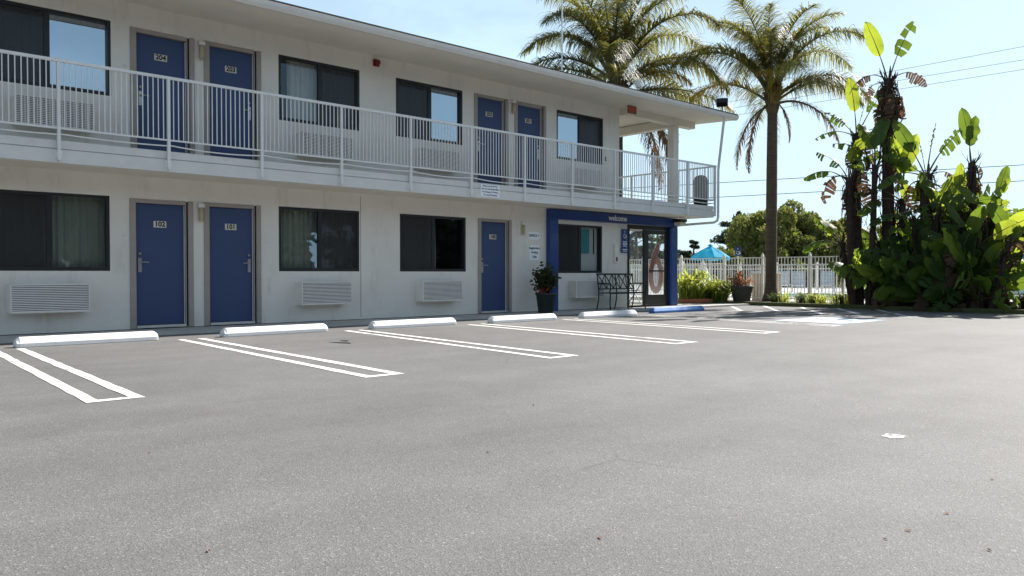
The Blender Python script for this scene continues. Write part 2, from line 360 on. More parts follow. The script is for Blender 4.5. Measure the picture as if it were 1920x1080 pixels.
# ---- painted markings
def stripe(name, pts_outer, w=.10, m=PAINT):
    """hairpin: (xa0,y0)-(xa1,y1) left line, (xb0,y0)-(xb1,y1) right line, closed at the near end"""
    (xa0, xb0, yt), (xa1, xb1, yb) = pts_outer
    b = MB(); N = 24; z = .004
    def line(p, q):
        d = Vector((q[0]-p[0], q[1]-p[1])); n = Vector((-d.y, d.x)).normalized()*w/2
        L_, R_ = [], []
        for i in range(N+1):
            t = i/N; c = Vector(p)+d*t; j = random.gauss(0, .0035); j2 = random.gauss(0, .0035)
            L_.append((c.x+n.x+j, c.y+n.y, z)); R_.append((c.x-n.x+j2, c.y-n.y, z))
        b.add(L_+R_, [(i, i+1, N+2+i, N+1+i) for i in range(N)])
    line((xa0+w/2, yt), (xa1+w/2, yb)); line((xb0-w/2, yt), (xb1-w/2, yb))
    b.add([(xa1+w*1.01, yb, z), (xb1-w*1.01, yb, z), (xb1-w*1.01, yb+w*.95, z), (xa1+w*1.01, yb+w*.95, z)], [(0, 1, 2, 3)])
    return b.build(name, m, lot)
for xa0, xb0, yt, xa1, xb1, yb in ((1.86, 2.26, 11.9, 1.65, 2.07, 6.57), (4.22, 4.61, 11.95, 3.985, 4.424, 6.40), (6.97, 7.33, 11.9, 6.45, 6.94, 6.42),
                                   (9.54, 9.98, 11.75, 9.05, 9.58, 6.55), (12.1, 12.55, 11.7, 11.70, 12.22, 6.73)):
    stripe('parking_stripe', ((xa0, xb0, yt), (xa1, xb1, yb)))
stripe('parking_stripe', ((14.55, 14.98, 11.6), (14.22, 14.66, 6.8)), m=PAINTW)
def flat(name, pts, m, z=.004): return MB().add([(x, y, z) for x, y in pts], [tuple(range(len(pts)))]).build(name, m, lot)
for a, b in (((21.5, 13.6), (18.5, 11.35)), ((21.6, 12.45), (18.5, 10.2)), ((21.7, 11.35), (18.5, 9.15)), ((21.75, 10.3), (18.6, 8.2)), ((21.75, 9.2), (18.7, 7.2))):
    d = (Vector(b)-Vector(a)).normalized(); n = Vector((-d.y, d.x))*.06
    if a[1] > 12.9: a = (20.5, 12.85)
    a, b = Vector(a), Vector(b); flat('hatch_line', [a+n, b+n, b-n, a-n], PAINTW)
flat('aisle_line', [(18.4, 12.6), (18.4, 7.0), (18.5, 7.0), (18.5, 12.6)], PAINTW)
flat('accessible_panel', [(15.1, 6.95), (17.0, 6.95), (17.0, 8.5), (15.1, 8.5)], PAINTB)
b = MB()   # wheelchair mark, painted on the panel
def disc(b, cx, cy, r0, r1, z, a0=0, a1=2*pi, n=20):
    vs = []
    for i in range(n+1):
        a = a0+(a1-a0)*i/n; vs += [(cx+r0*cos(a), cy+r0*sin(a), z), (cx+r1*cos(a), cy+r1*sin(a), z)]
    b.add(vs, [(2*i, 2*i+1, 2*i+3, 2*i+2) for i in range(n)])
disc(b, 15.98, 7.45, .26, .36, .008, R(120), R(400)); disc(b, 15.9, 8.26, .0, .10, .008)
b.quad((15.86, 7.65, .008), (15.96, 7.65, .008), (15.94, 8.12, .008), (15.84, 8.12, .008)); b.quad((15.97, 7.78, .008), (16.3, 7.78, .008), (16.3, 7.88, .008), (15.97, 7.88, .008))
b.quad((16.25, 7.3, .008), (16.35, 7.3, .008), (16.3, 7.77, .008), (16.2, 7.77, .008))
b.build('wheelchair_mark', PAINTW, lot)
# small white paint patch, near-black marks
flat('paint_patch', [(4.80, 1.95), (4.86, 1.90), (4.95, 1.90), (4.96, 1.96), (4.93, 2.02), (4.84, 2.01)], PAINTW)
for pts in ([(613, 641.5), (655, 642.5), (659, 644.5), (640, 643.8)], [(636, 638.5), (655, 638.5), (650, 640.5), (642, 639.8)]):
    flat('dark_mark', [tuple(onZ(x, y, 0))[:2] for x, y in pts], DARKMARK)

# ================================================================== MOTEL BUILDING
D = 13.88; XL = -7.0
B = empty('motel_building', (8, 14, .05)); T(B, 'two storey white stucco motel with blue doors and a railed balcony', 'building')
XE0, XE1 = 16.93, 16.58       # wall end, ground and upper floor
gwin = [(2.09, 3.85), (6.77, 8.50), (9.48, 11.26)]
uwin = [(2.12, 3.89), (6.78, 8.52), (9.39, 11.17), (14.17, 15.92)]
gdoor = [(4.25, 5.05, 102), (5.47, 6.28, 101), (11.71, 12.51, 100)]
udoor = [(4.28, 5.09, 204), (5.49, 6.30, 203), (11.60, 12.40, 202), (12.84, 13.65, 201)]
JW = .10
ops = [(a, b, 1.02, 2.235) for a, b in gwin]+[(14.20, 15.89, .99, 2.225)]+[(a-.02, b+.02, .06, 2.185) for a, b, _ in gdoor]
opu = [(a, b, 3.845, 5.06) for a, b in uwin]+[(a-.02, b+.02, 2.86, 5.005) for a, b, _ in udoor]
def wallgrid(x0, x1, z0, z1, ops, y=D, dep=.14):
    xs = sorted({x0, x1, *[o[0] for o in ops], *[o[1] for o in ops]}); zs = sorted({z0, z1, *[o[2] for o in ops], *[o[3] for o in ops]})
    b = MB()
    for i in range(len(xs)-1):
        for j in range(len(zs)-1):
            cx, cz = (xs[i]+xs[i+1])/2, (zs[j]+zs[j+1])/2
            if any(o[0] < cx < o[1] and o[2] < cz < o[3] for o in ops): continue
            b.quad((xs[i], y, zs[j]), (xs[i+1], y, zs[j]), (xs[i+1], y, zs[j+1]), (xs[i], y, zs[j+1]))
    for a, c, e, f in ops:
        b.quad((a, y, e), (a, y, f), (a, y+dep, f), (a, y+dep, e)); b.quad((c, y, f), (c, y, e), (c, y+dep, e), (c, y+dep, f))
        b.quad((a, y, e), (a, y+dep, e), (c, y+dep, e), (c, y, e)); b.quad((a, y, f), (c, y, f), (c, y+dep, f), (a, y+dep, f))
    return b
wb = wallgrid(XL, XE0, .085, 2.60, ops); wb.add([(XE0, D, .085), (XE0, 22, .085), (XE0, 22, 2.60), (XE0, D, 2.60)], [(0, 1, 2, 3)])
wb.box(XL, XL+.2, D+.01, 22, .085, 2.56); wb.box(XL, XE0-.01, 21.8, 22, .085, 2.56)
wb.build('wall', STUCCO, B)
wb = wallgrid(XL, XE1, 2.85, 5.43, opu); wb.add([(XE1, D, 2.85), (XE1, 22, 2.85), (XE1, 22, 5.43), (XE1, D, 5.43)], [(0, 1, 2, 3)])
wb.box(XL, XL+.2, D+.01, 22, 2.83, 5.4); wb.box(XL, XE1-.01, 21.8, 22, 2.83, 5.4)
wb.build('wall', STUCCO, B)
MB().box(XL, XE0-.02, D+.015, D+.2, .045, .09).build('foundation', FOUND, B)
for x in (8.53, ):
    MB().box(x-.006, x+.006, D-.004, D+.01, .10, 2.53).build('control_joint', JAMB, B)
# rooms: partitions, floor and back so the panes look into dark rooms
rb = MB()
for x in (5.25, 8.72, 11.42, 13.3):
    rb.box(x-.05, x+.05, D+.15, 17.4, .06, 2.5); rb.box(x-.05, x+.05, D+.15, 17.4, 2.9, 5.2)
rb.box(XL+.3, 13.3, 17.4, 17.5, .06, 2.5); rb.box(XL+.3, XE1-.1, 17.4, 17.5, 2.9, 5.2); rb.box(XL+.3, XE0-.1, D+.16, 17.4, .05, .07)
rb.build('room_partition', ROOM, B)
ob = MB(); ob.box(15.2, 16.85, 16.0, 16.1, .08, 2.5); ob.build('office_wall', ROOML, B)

# ---- slab + fascia
sb = MB(); sb.box(XL, 19.39, 12.82, D+.0, 2.59, 2.85); sb.box(XE1, 19.39, D+.001, 22, 2.59, 2.85); sb.box(XL, XE1-.001, D+.15, 22, 2.56, 2.83)
sb.build('balcony_slab', SOFFIT, B)
XB = 19.43; PX = [2.875+1.524*i for i in range(-2, 11)]+[XB]
fb = MB()
for x0, x1 in zip(PX[:-1], PX[1:]): fb.box(x0+.003, x1-.003, 12.79, 12.82, 2.568, 2.758)     # lower fascia boards between the post lines
fb.box(XL, PX[0]-.003, 12.79, 12.82, 2.568, 2.758); fb.box(XB-.04, XB, 12.825, 22, 2.568, 2.758)
fb.build('fascia', TRIMW, B)
fb = MB(); fb.box(XL, XB, 12.798, 12.8195, 2.770, 2.887); fb.box(XB-.04, XB-.007, 12.825, 22, 2.770, 2.887); fb.build('fascia_cap', TRIMW, B)

# ---- railing
rl = MB(); YR = 12.755
rl.box(XL, XB+.05, YR-.022, YR+.022, 3.998, 4.04); rl.box(XL, XB+.03, YR-.012, YR+.012, 3.042, 3.067)
for x0, x1 in zip(PX[:-1], PX[1:]):   # slack lower conduit rail
    sag = random.uniform(.012, .04)
    rl.tube([(x0+(x1-x0)*t/8, YR-.004, 2.975-sag*4*(t/8)*(1-t/8)-.01*(t/8)) for t in range(9)], .011, 6)
rl.box(XB+.026, XB+.07, YR+.022, 22, 3.998, 4.04); rl.box(XB+.04, XB+.055, YR+.022, 22, 3.042, 3.067); rl.box(XB+.04, XB+.055, YR+.022, 22, 2.96, 2.98)
rail = rl.build('railing', RAILM, B)
def shared(name, me, parent, pos):
    for p in pos:
        o = bpy.data.objects.new(name, me); C.objects.link(o); o.parent = parent; o.matrix_parent_inverse = Matrix.Translation(-wl(parent)); o.location = p
pm = MB().box(-.021, .021, -.024, .024, 2.60, 3.997).box(-.05, .05, .0245, .034, 2.64, 2.74).mesh('post', RAILM)
shared('post', pm, rail, [(x, YR, 0) for x in PX])
bm_ = MB().box(-.0065, .0065, -.0065, .0065, 3.067, 3.997).mesh('baluster', RAILM)
bp = []
for a, c in zip(PX[:-1], PX[1:]):
    n = round((c-a)/.0765)
    bp += [(a+(c-a)*k/n, YR, 0) for k in range(1, n)]
shared('baluster', bm_, rail, [p for p in bp if p[0] > 1.3])
shared('post', pm, rail, [(XB+.048, YR+1.524*i, 0) for i in range(1, 5)])
shared('baluster', bm_, rail, [(XB+.048, YR+.127*k, 0) for k in range(1, 46) if k % 12])

# ---- roof
XR = 20.02; YE = 12.45; RZ = 5.455; SL = .17; YM = 18.0; ridge = RZ+(YM-YE)*SL
rf = MB()
rf.add([(XL, YE-.05, RZ+.012), (XR+.03, YE-.05, RZ+.012), (XR+.03, YM, ridge+.02), (XL, YM, ridge+.02), (XR+.03, 24, RZ+.012), (XL, 24, RZ+.012),
        (XL, YE-.05, RZ+.05), (XR+.03, YE-.05, RZ+.05), (XR+.03, YM, ridge+.06), (XL, YM, ridge+.06), (XR+.03, 24, RZ+.05), (XL, 24, RZ+.05)],
       [(6, 7, 8, 9), (9, 8, 10, 11), (0, 3, 2, 1), (3, 5, 4, 2), (0, 1, 7, 6), (1, 2, 8, 7), (2, 4, 10, 8), (0, 6, 9, 3), (3, 9, 11, 5), (4, 5, 11, 10)])
roof = rf.build('roof', SHINGLE, B)
# soffit follows the rafters a little, rake board at the end
sf = MB(); z0, z1 = 5.345, 5.415
sf.add([(XL, YE+.02, z0), (XR-.03, YE+.02, z0), (XR-.03, D+.05, z1), (XL, D+.05, z1)], [(0, 3, 2, 1)])
sf.add([(XE1-.1, D+.05, z1), (XR-.03, D+.05, z1), (XR-.03, 22, z1+.02), (XE1-.1, 22, z1+.02)], [(0, 3, 2, 1)])
sf.build('soffit', SOFFIT, roof)
rk = MB(); rk.add([(XR-.03, YE, z0-.01), (XR, YE, z0-.01), (XR, YM, ridge-.12), (XR-.03, YM, ridge-.12), (XR-.03, YE, RZ), (XR, YE, RZ), (XR, YM, ridge+.01), (XR-.03, YM, ridge+.01)],
                  [(0, 1, 2, 3), (4, 7, 6, 5), (0, 4, 5, 1), (1, 5, 6, 2), (2, 6, 7, 3), (3, 7, 4, 0)]); rk.build('rake_board', TRIMW, roof)
gt = MB(); prof = [(0, 0), (-.03, .0), (-.075, .045), (-.085, .06), (-.085, .105), (-.097, .112), (-.085, .118), (-.06, .112), (0, .10)]
n = len(prof); gt.add([(x, YE+py, z0-.005+pz) for x in (XL, XR) for py, pz in prof], [(i, (i+1) % n, n+(i+1) % n, n+i) for i in range(n)]+[tuple(range(n)), tuple(range(n, 2*n))[::-1]])
gt.build('gutter', TRIMW, roof)
dx = MB(); q = onY(1355, 228, YE+.03)
dx.tube([(q.x, YE-.02, z0+.02), (q.x, YE-.01, z0-.10), (XB+.10, 12.70, 4.06), (XB+.10, 12.715, 3.9), (XB+.10, 12.715, 2.58), (XB+.095, 12.74, 2.48), (XB+.07, 12.83, 2.43), (19.40, 13.2, 2.415), (19.05, 13.75, 2.37)], .036, 10)
dx.build('downspout', TRIMW, B, smooth=True)
# corner column and beams of the upper walkway
MB().box(18.70, 18.95, 13.66, 13.86, 2.86, 5.222).build('column', STUCCO, B)
MB().box(XE1+.0, 19.72, 13.63, 13.865, 5.225, 5.412).build('beam', SOFFIT, B)
MB().box(18.70, 18.95, 13.87, 22, 5.17, 5.40).build('beam', SOFFIT, B)

# ---- doors
def door(x0, x1, num, zb, zt, m, hinge_right):
    y = D+.06
    d = MB().box(x0, x1, y, y+.045, zb+.02, zt).build('door', m, B)
    jl = MB(); o = .035
    jl.box(x0-JW, x0-.004, D-.02, y+.03, zb-.04, zt+.075)
    jl.box(x0-.0035, x1+.0035, D-.018, y+.03, zt+.006, zt+.073)
    jl.build('door_frame', JAMB, d, bevel=.006)
    jr = MB(); jr.box(x1+.004, x1+.055, D+.0, y+.03, zb-.04, zt+.07); jr.box(x1+.0555, x1+JW+.035, D-.024, D+.02, zb-.04, zt+.075); jr.build('door_frame', JAMB, d, bevel=.006)
    MB().box(x0, x1, D-.03, y+.06, zb-.03, zb+.012).build('threshold', ALU, d)
    MB().box(x1-.006, x1+.003, y-.012, y-.002, zb+.02, zt).build('weather_strip', WHITEP, d)
    cx = (x0+x1)/2; zc = zt-.335
    p = MB().box(cx-.105, cx+.105, y-.008, y-.001, zc-.055, zc+.055).build('number_plate', PLATE, d, bevel=.012)
    text('number', str(num), .115, (cx, y-.0105, zc), INK, p, bold=.004, ext=.0015)
    hx = x1-.07 if hinge_right else x0+.07; sgn = -1 if hinge_right else 1
    h = MB(); h.box(hx-.03, hx+.03, y-.022, y-.001, zb+.90, zb+1.14); h.tube([(hx, y-.022, zb+1.07), (hx, y-.065, zb+1.07), (hx+sgn*.02, y-.072, zb+1.07), (hx+sgn*.13, y-.072, zb+1.065)], .011, 8)
    h.lathe([(.0, 0), (.026, 0), (.026, .02), (.01, .03)], (0, 0, 0), 12)
    nv = 4*12; vs = h.v[-nv:]; h.v[-nv:] = [(hx+a, y-.001-c, zb+1.21+b_) for a, b_, c in vs]
    h.build('handle', CHROME, d, bevel=.003)
door(*gdoor[0], .10, 2.145, DOORM, False); door(*gdoor[1], .10, 2.15, DOORM, True); door(*gdoor[2], .10, 2.165, DOORM, False)
door(*udoor[0], 2.87, 4.955, DOORM, False); door(*udoor[1], 2.87, 4.965, DOORM, True); door(*udoor[2], 2.87, 4.99, DOORM, False); door(*udoor[3], 2.87, 5.0, DOORM, True)

# ---- windows
def curtain(x0, x1, z0, z1, w, y=D+.24, pleat=.115, amp=.028, seed=0):
    rr = random.Random(seed); n = int((x1-x0)/.012); b = MB(); vs = []
    ph = rr.random()*6
    for i in range(n+1):
        x = x0+(x1-x0)*i/n; q = x/pleat*2*pi+ph+.7*sin(x*5+ph)
        yy = y+amp*sin(q)+.012*sin(q*2.3+1); y2 = y+amp*.75*sin(q+.5)+.02*sin(q*.41)
        vs += [(x, y2, z0), (x+.006*sin(q), (yy+y2)/2, (z0+z1)/2), (x, yy, z1)]
    b.add(vs, [(3*i+k, 3*i+3+k, 3*i+4+k, 3*i+1+k) for i in range(n) for k in (0, 1)])
    return b.build('curtain', CURT, w, smooth=True)
def window(x0, x1, z0, z1, screen, cur, mid=None, seed=0):
    f = .05; mid = mid or (x0+x1)/2; y = D+.005
    fr = MB(); fr.box(x0, x1, y, y+.09, z0, z0+f+.01); fr.box(x0, x1, y, y+.09, z1-f, z1); fr.box(x0, x0+f, y+.001, y+.09, z0+f+.01, z1-f); fr.box(x1-f, x1, y+.001, y+.09, z0+f+.01, z1-f)
    fr.box(mid-.04, mid+.04, y+.012, y+.08, z0+f+.01, z1-f)
    w = fr.build('window', BLACKF, B)
    for i, (a, c) in enumerate(((x0+f, mid-.04), (mid+.04, x1-f))):
        yy = y+.03+.025*(i == 1)
        MB().quad((a, yy+.012, z0+f+.01), (c, yy+.012, z0+f+.01), (c, yy+.012, z1-f), (a, yy+.012, z1-f)).build('pane', GLASSU if z0 > 3 and screen != i and seed != 5 else GLASSD if (x0 > 14 and z0 < 3 and i == 1) or (seed == 5 and i == 0) else GLASS, w)
        if screen == i: MB().quad((a, y+.016, z0+f+.01), (c, y+.016, z0+f+.01), (c, y+.016, z1-f), (a, y+.016, z1-f)).build('insect_screen', SCREEN, w)
    for k, (a, c) in enumerate(cur): curtain(a, c, z0-.05, z1+.04, w, seed=seed*7+k)
    return w
window(*gwin[0], 1.02, 2.235, 0, [(gwin[0][0], gwin[0][1]-.02)], mid=2.99, seed=1)
window(*gwin[1], 1.02, 2.235, 1, [(gwin[1][0], gwin[1][1])], seed=2)
window(*gwin[2], 1.02, 2.235, 0, [(gwin[2][0], gwin[2][0]+1.12)], seed=3)
window(*uwin[0], 3.845, 5.06, 0, [(uwin[0][0], uwin[0][1])], mid=2.98, seed=4)
window(*uwin[1], 3.845, 5.06, 1, [(uwin[1][0]+.30, uwin[1][1])], seed=5)
window(*uwin[2], 3.845, 5.06, 0, [(uwin[2][0]+.05, uwin[2][1])], seed=6)
window(*uwin[3], 3.845, 5.06, 1, [(uwin[3][0], uwin[3][1])], seed=7)
ow = window(14.20, 15.89, .99, 2.225, 0, [], mid=15.05, seed=8)

# ---- through-wall air conditioners
def ac(x0, z0, grid):
    x1, z1 = x0+1.07, z0+.43; y0 = D-.27
    b = MB(); b.box(x0, x1, y0+.03, D+.02, z0, z1)
    a = b.build('air_conditioner', ACM, B, bevel=.008)
    MB().box(x0+.012, x1-.012, y0+.012, y0+.0295, z0+.012, z1-.012).build('grille_back', ACD, a)
    g = MB(); t = .016
    g.box(x0, x1, y0, y0+.029, z0, z0+t); g.box(x0, x1, y0, y0+.029, z1-t, z1); g.box(x0, x0+t, y0+.0005, y0+.029, z0+t, z1-t); g.box(x1-t, x1, y0+.0005, y0+.029, z0+t, z1-t)
    n = 15; dz = (z1-z0-2*t)/n
    for i in range(n):
        z = z0+t+dz*(i+.5)
        g.add([(x0+t, y0+.003, z-dz*.42), (x1-t, y0+.003, z-dz*.42), (x1-t, y0+.011, z+dz*.12), (x0+t, y0+.011, z+dz*.12), (x0+t, y0+.006, z-dz*.5), (x1-t, y0+.006, z-dz*.5), (x1-t, y0+.014, z+dz*.05), (x0+t, y0+.014, z+dz*.05)],
              [(0, 1, 2, 3), (4, 7, 6, 5), (0, 4, 5, 1), (3, 2, 6, 7)])
    if grid:
        for i in range(1, 19):
            x = x0+t+(x1-x0-2*t)*i/19; g.box(x-.006, x+.006, y0+.001, y0+.012, z0+t, z1-t)
    g.build('louver', ACM, a)
for x in (2.41, 7.10, 9.88): ac(x, .385, False)
for x in (2.50, 7.14, 9.83, 14.55): ac(x, 3.205, True)
ac(14.60, .365, False)
for x, z in ((4.07, 1.60), (6.52, 1.55), (4.10, 4.38), (6.62, 4.36)):
    MB().box(x-.02, x+.02, D-.012, D-.001, z-.012, z+.012).build('door_bumper', ALU, B)

# ---- entrance portal
PY = 13.74
pb = MB(); pb.box(13.80, 14.10, PY, D-.003, .05, 2.320); pb.box(13.80, 19.06, PY, D-.002, 2.325, 2.565)
portal = pb.build('portal', PORTAL, B, bevel=.012)
MB().box(18.73, 19.06, PY+.002, D+.02, .05, 2.324).build('portal_post', PORTAL, portal, bevel=.03)
text('portal_lettering', 'welcome', .205, (16.36, PY-.006, 2.445), WHITEP, portal, ext=.004, bold=.0025)
# glazed vestibule
GY = 13.84; VX = 18.725
v = MB(); v.box(16.935, VX, GY, GY+.05, 2.20, 2.32); v.box(16.935, VX, GY, GY+.05, .05, .10); v.box(16.94, 16.98, GY, GY+.05, .10, 2.20); v.box(17.60, 17.67, GY, GY+.05, .10, 2.20); v.box(VX-.05, VX, GY, GY+.05, .10, 2.20)
ves = v.build('vestibule_frame', BLACKF, B)
MB().quad((16.98, GY+.02, .1), (17.60, GY+.02, .1), (17.60, GY+.02, 2.20), (16.98, GY+.02, 2.20)).build('pane', GLASSD, ves)
MB().box(16.94, 19.0, D+.03, 17, 2.40, 2.52).build('vestibule_ceiling', ROOML, ves)
e = MB(); e.box(18.95, 19.0, 13.96, 17, .05, .12); e.box(18.95, 19.0, 13.96, 17, 2.26, 2.40); e.box(18.95, 19.0, 16.9, 17, .12, 2.26); e.box(18.95, 19.0, 15.52, 15.60, .12, 2.26)
e.build('end_frame', ALU, ves)
for a, c in ((13.96, 15.52), (15.60, 16.9)): MB().quad((18.97, a, .12), (18.97, c, .12), (18.97, c, 2.26), (18.97, a, 2.26)).build('pane', GLASSD, ves)
gd = MB(); gx0, gx1 = 17.675, 18.67
gd.box(gx0, gx0+.13, GY+.0, GY+.045, .105, 2.195); gd.box(gx1-.09, gx1, GY, GY+.045, .105, 2.195); gd.box(gx0+.13, gx1-.09, GY, GY+.045, .105, .38); gd.box(gx0+.13, gx1-.09, GY, GY+.045, 2.08, 2.195)
gdo = gd.build('entrance_door', BLACKF, B)
MB().quad((gx0+.13, GY+.025, .38), (gx1-.09, GY+.025, .38), (gx1-.09, GY+.025, 2.08), (gx0+.13, GY+.025, 2.08)).build('pane', GLASSD, gdo)
MB().box(gx0+.13, gx1-.09, GY-.05, GY-.025, 1.03, 1.075).box(gx0+.16, gx0+.18, GY-.05, GY, 1.04, 1.065).box(gx1-.12, gx1-.10, GY-.05, GY, 1.04, 1.065).build('push_bar', BLACKM, gdo)
MB().box(gx0+.13, gx1-.09, GY+.05, GY+.07, 1.40, 1.43).build('pull_bar', BLACKM, gdo)
# big numeral six printed on the glass
def ribbon(pts, w, y, name, m, par):
    b = MB(); k = len(pts); vs = []
    for i, (x, z) in enumerate(pts):
        a = Vector(pts[max(i-1, 0)]); c = Vector(pts[min(i+1, k-1)]); t = (c-a).normalized(); n = Vector((-t.y, t.x))*w[i]/2 if isinstance(w, list) else Vector((-t.y, t.x))*w/2
        vs += [(x+n.x, y, z+n.y), (x-n.x, y, z-n.y)]
    b.add(vs, [(2*i, 2*i+1, 2*i+3, 2*i+2) for i in range(k-1)]); return b.build(name, m, par)
cx6, cz6 = 18.17, .93
stem = [(18.40*(1-t)**2+2*18.02*t*(1-t)+17.935*t*t, 1.88*(1-t)**2+2*1.52*t*(1-t)+.98*t*t) for t in [i/14 for i in range(15)]]; stw = [.07+.115*min(1, i/3) for i in range(15)]
loop = [(max(cx6+.235*cos(a), gx0+.165), cz6+.42*sin(a)) for a in np.linspace(R(100), R(460), 40)]
ribbon(stem, [a+.035 for a in stw], GY+.0185, 'numeral_outline', DECALW, gdo); ribbon(stem, stw, GY+.0145, 'numeral_six', DECAL6, gdo)
ribbon(loop, .235, GY+.0170, 'numeral_outline', DECALW, gdo); ribbon(loop, .195, GY+.0130, 'numeral_six', DECAL6, gdo)

# ================================================================== THINGS ON THE BUILDING
def wall_lamp(x, z, label):
    t = T(empty('wall_lamp', (x, D, z)), label, 'lamp')
    MB().box(x-.055, x+.055, D-.10, D-.001, z+.09, z+.16).build('lamp_cap', TRIMW, t, bevel=.01)
    MB().box(x-.045, x+.045, D-.02, D-.001, z-.15, z+.089).build('back_plate', ACM, t)
    MB().lathe([(.030, -.15), (.042, -.13), (.042, .085), (.03, .0895)], (x, D-.064, z), 14).build('lamp_shade', LAMPG, t, smooth=True)
wall_lamp(5.30, 2.03, 'small capped wall lamp between the paired ground floor doors')
wall_lamp(5.33, 4.84, 'small capped wall lamp between the upper doors left of the red alarm')
wall_lamp(12.66, 4.90, 'small capped wall lamp between the upper doors above the fascia notice')
wall_lamp(12.98, 2.05, 'small capped wall lamp above the OFFICE plate')
t = T(empty('fire_bell', (8.90, D, 5.27)), 'red fire alarm sounder high on the upper wall', 'alarm')
MB().box(8.83, 8.97, D-.05, D-.001, 5.20, 5.34).build('housing', REDP, t, bevel=.01)
hb = MB().lathe([(.03, 0), (.05, .01), (.055, .05), (.03, .06)], (0, 0, 0), 16); hb.v = [(8.90+a, D-.05-c, 5.27+b_) for a, b_, c in hb.v]; hb.build('horn', REDP, t)
def sign(name, x0, x1, z0, z1, y, m, label, cat='sign', th=.008):
    return T(MB().box(x0, x1, y-th, y, z0, z1).build(name, m, None, bevel=.003), label, cat)
s = sign('wall_sign', 13.19, 13.57, 1.80, 1.985, D-.002, SIGNW, 'white plate reading OFFICE with an arrow beside the blue portal'); text('lettering', 'OFFICE >', .085, (13.38, D-.013, 1.895), INKB, s, ext=.001, bold=.0022)
s = sign('wall_sign', 13.22, 13.57, 1.30, 1.67, D-.002, SIGNW, 'white plate reading Registration Parking Only above the potted plant'); [text('lettering', w, .074, (13.395, D-.013, 1.595-.105*k), INKB, s, ext=.001, bold=.002) for k, w in enumerate(('Registration', 'Parking', 'Only'))]
s = sign('notice_sign', 10.77, 11.30, 2.60, 2.865, 12.788, SIGNW, 'white four line parking notice screwed to the balcony fascia')
[text('lettering', w, .045, (11.035, 12.778, 2.83-.062*k), INKB, s, ext=.0008, bold=.001) for k, w in enumerate(('Please Lock Your Car', 'We Are Not Responsible', 'For Damage To Vehicle', 'Or Loss of Contents'))]
q = onY(1185, 206, 13.2)
s = T(MB().box(q.x-.17, q.x+.17, 13.18, 13.22, q.z-.10, q.z+.10).build('exit_sign', EXITB, None, bevel=.006), 'red EXIT sign hung below the eave at the stair end', 'sign')
text('lettering', 'EXIT', .15, (q.x, 13.175, q.z), EXITM, s, ext=.002, bold=.004); MB().box(q.x-.02, q.x+.02, 13.19, 13.21, q.z+.101, 5.37).build('hanger', ALU, s)
def wheelchair(b, cx, cz, s, y):
    def rb(pts, w):
        for p, q in zip(pts[:-1], pts[1:]): b.bar((p[0], y, p[1]), (q[0], y, q[1]), .002, w)
    for a0 in range(14):
        a, c = R(130+a0*18.5), R(130+(a0+1)*18.5); b.bar((cx+s*.26*cos(a), y, cz-.15*s+s*.26*sin(a)), (cx+s*.26*cos(c), y, cz-.15*s+s*.26*sin(c)), .002, .07*s)
    rb([(cx-.05*s, cz+.28*s), (cx-.02*s, cz-.05*s), (cx+.2*s, cz-.05*s), (cx+.3*s, cz-.35*s)], .085*s); b.box(cx-.11*s, cx+.01*s, y-.001, y+.001, cz+.34*s, cz+.46*s)
s = T(MB().box(16.64, 16.90, 13.835, 13.845, 1.90, 2.18).box(16.64, 16.90, 13.835, 13.845, 1.69, 1.89).box(16.62, 16.92, 13.834, 13.845, 1.54, 1.68).box(16.70, 16.84, 13.845, 13.879, 1.56, 2.16).build('parking_sign', SIGNB, None), 'blue accessible parking plates stacked beside the glass entrance', 'sign')
wb = MB(); wheelchair(wb, 16.77, 2.03, .22, 13.833)
for z, w in ((1.84, .17), (1.80, .19), (1.76, .19), (1.72, .15), (1.63, .2), (1.585, .16)): wb.box(16.77-w/2, 16.77+w/2, 13.8325, 13.8345, z-.009, z+.009)
wb.build('lettering', WHITEP, s)
s = T(MB().box(15.99, 16.03, D-.03, D-.001, 3.95, 4.06).build('switch_box', BLACKM, None, bevel=.004), 'small black room plate with white mark beside the upper corner window', 'sign'); MB().box(16.0, 16.02, D-.033, D-.0305, 3.98, 4.03).build('mark', WHITEP, s)
t = T(empty('intercom', (16.40, D, 1.3)), 'grey wall intercom with red handset by the entrance', 'intercom')
MB().box(16.33, 16.47, D-.07, D-.001, 1.26, 1.75).build('housing', ACM, t, bevel=.015); MB().box(16.37, 16.43, D-.085, D-.0705, 1.30, 1.42).build('handset', REDP, t, bevel=.01)
# office poster on an added pale backing that stands in for the bright lobby
T(MB().box(15.09, 15.86, D+.150, D+.155, 1.0, 2.2).build('lobby_backing', ROOML, None), 'cream blind added in place of the bright lobby behind the right office pane', 'backing')
p = T(MB().box(15.16, 15.52, D+.125, D+.135, 1.50, 2.13).build('poster', TEAL, None), 'teal poster hanging behind the office window', 'poster')
for x in (15.13, 15.70): MB().box(x-.012, x+.012, D+.12, D+.14, 1.48, 2.15).build('poster_rail', BLACKM, p)
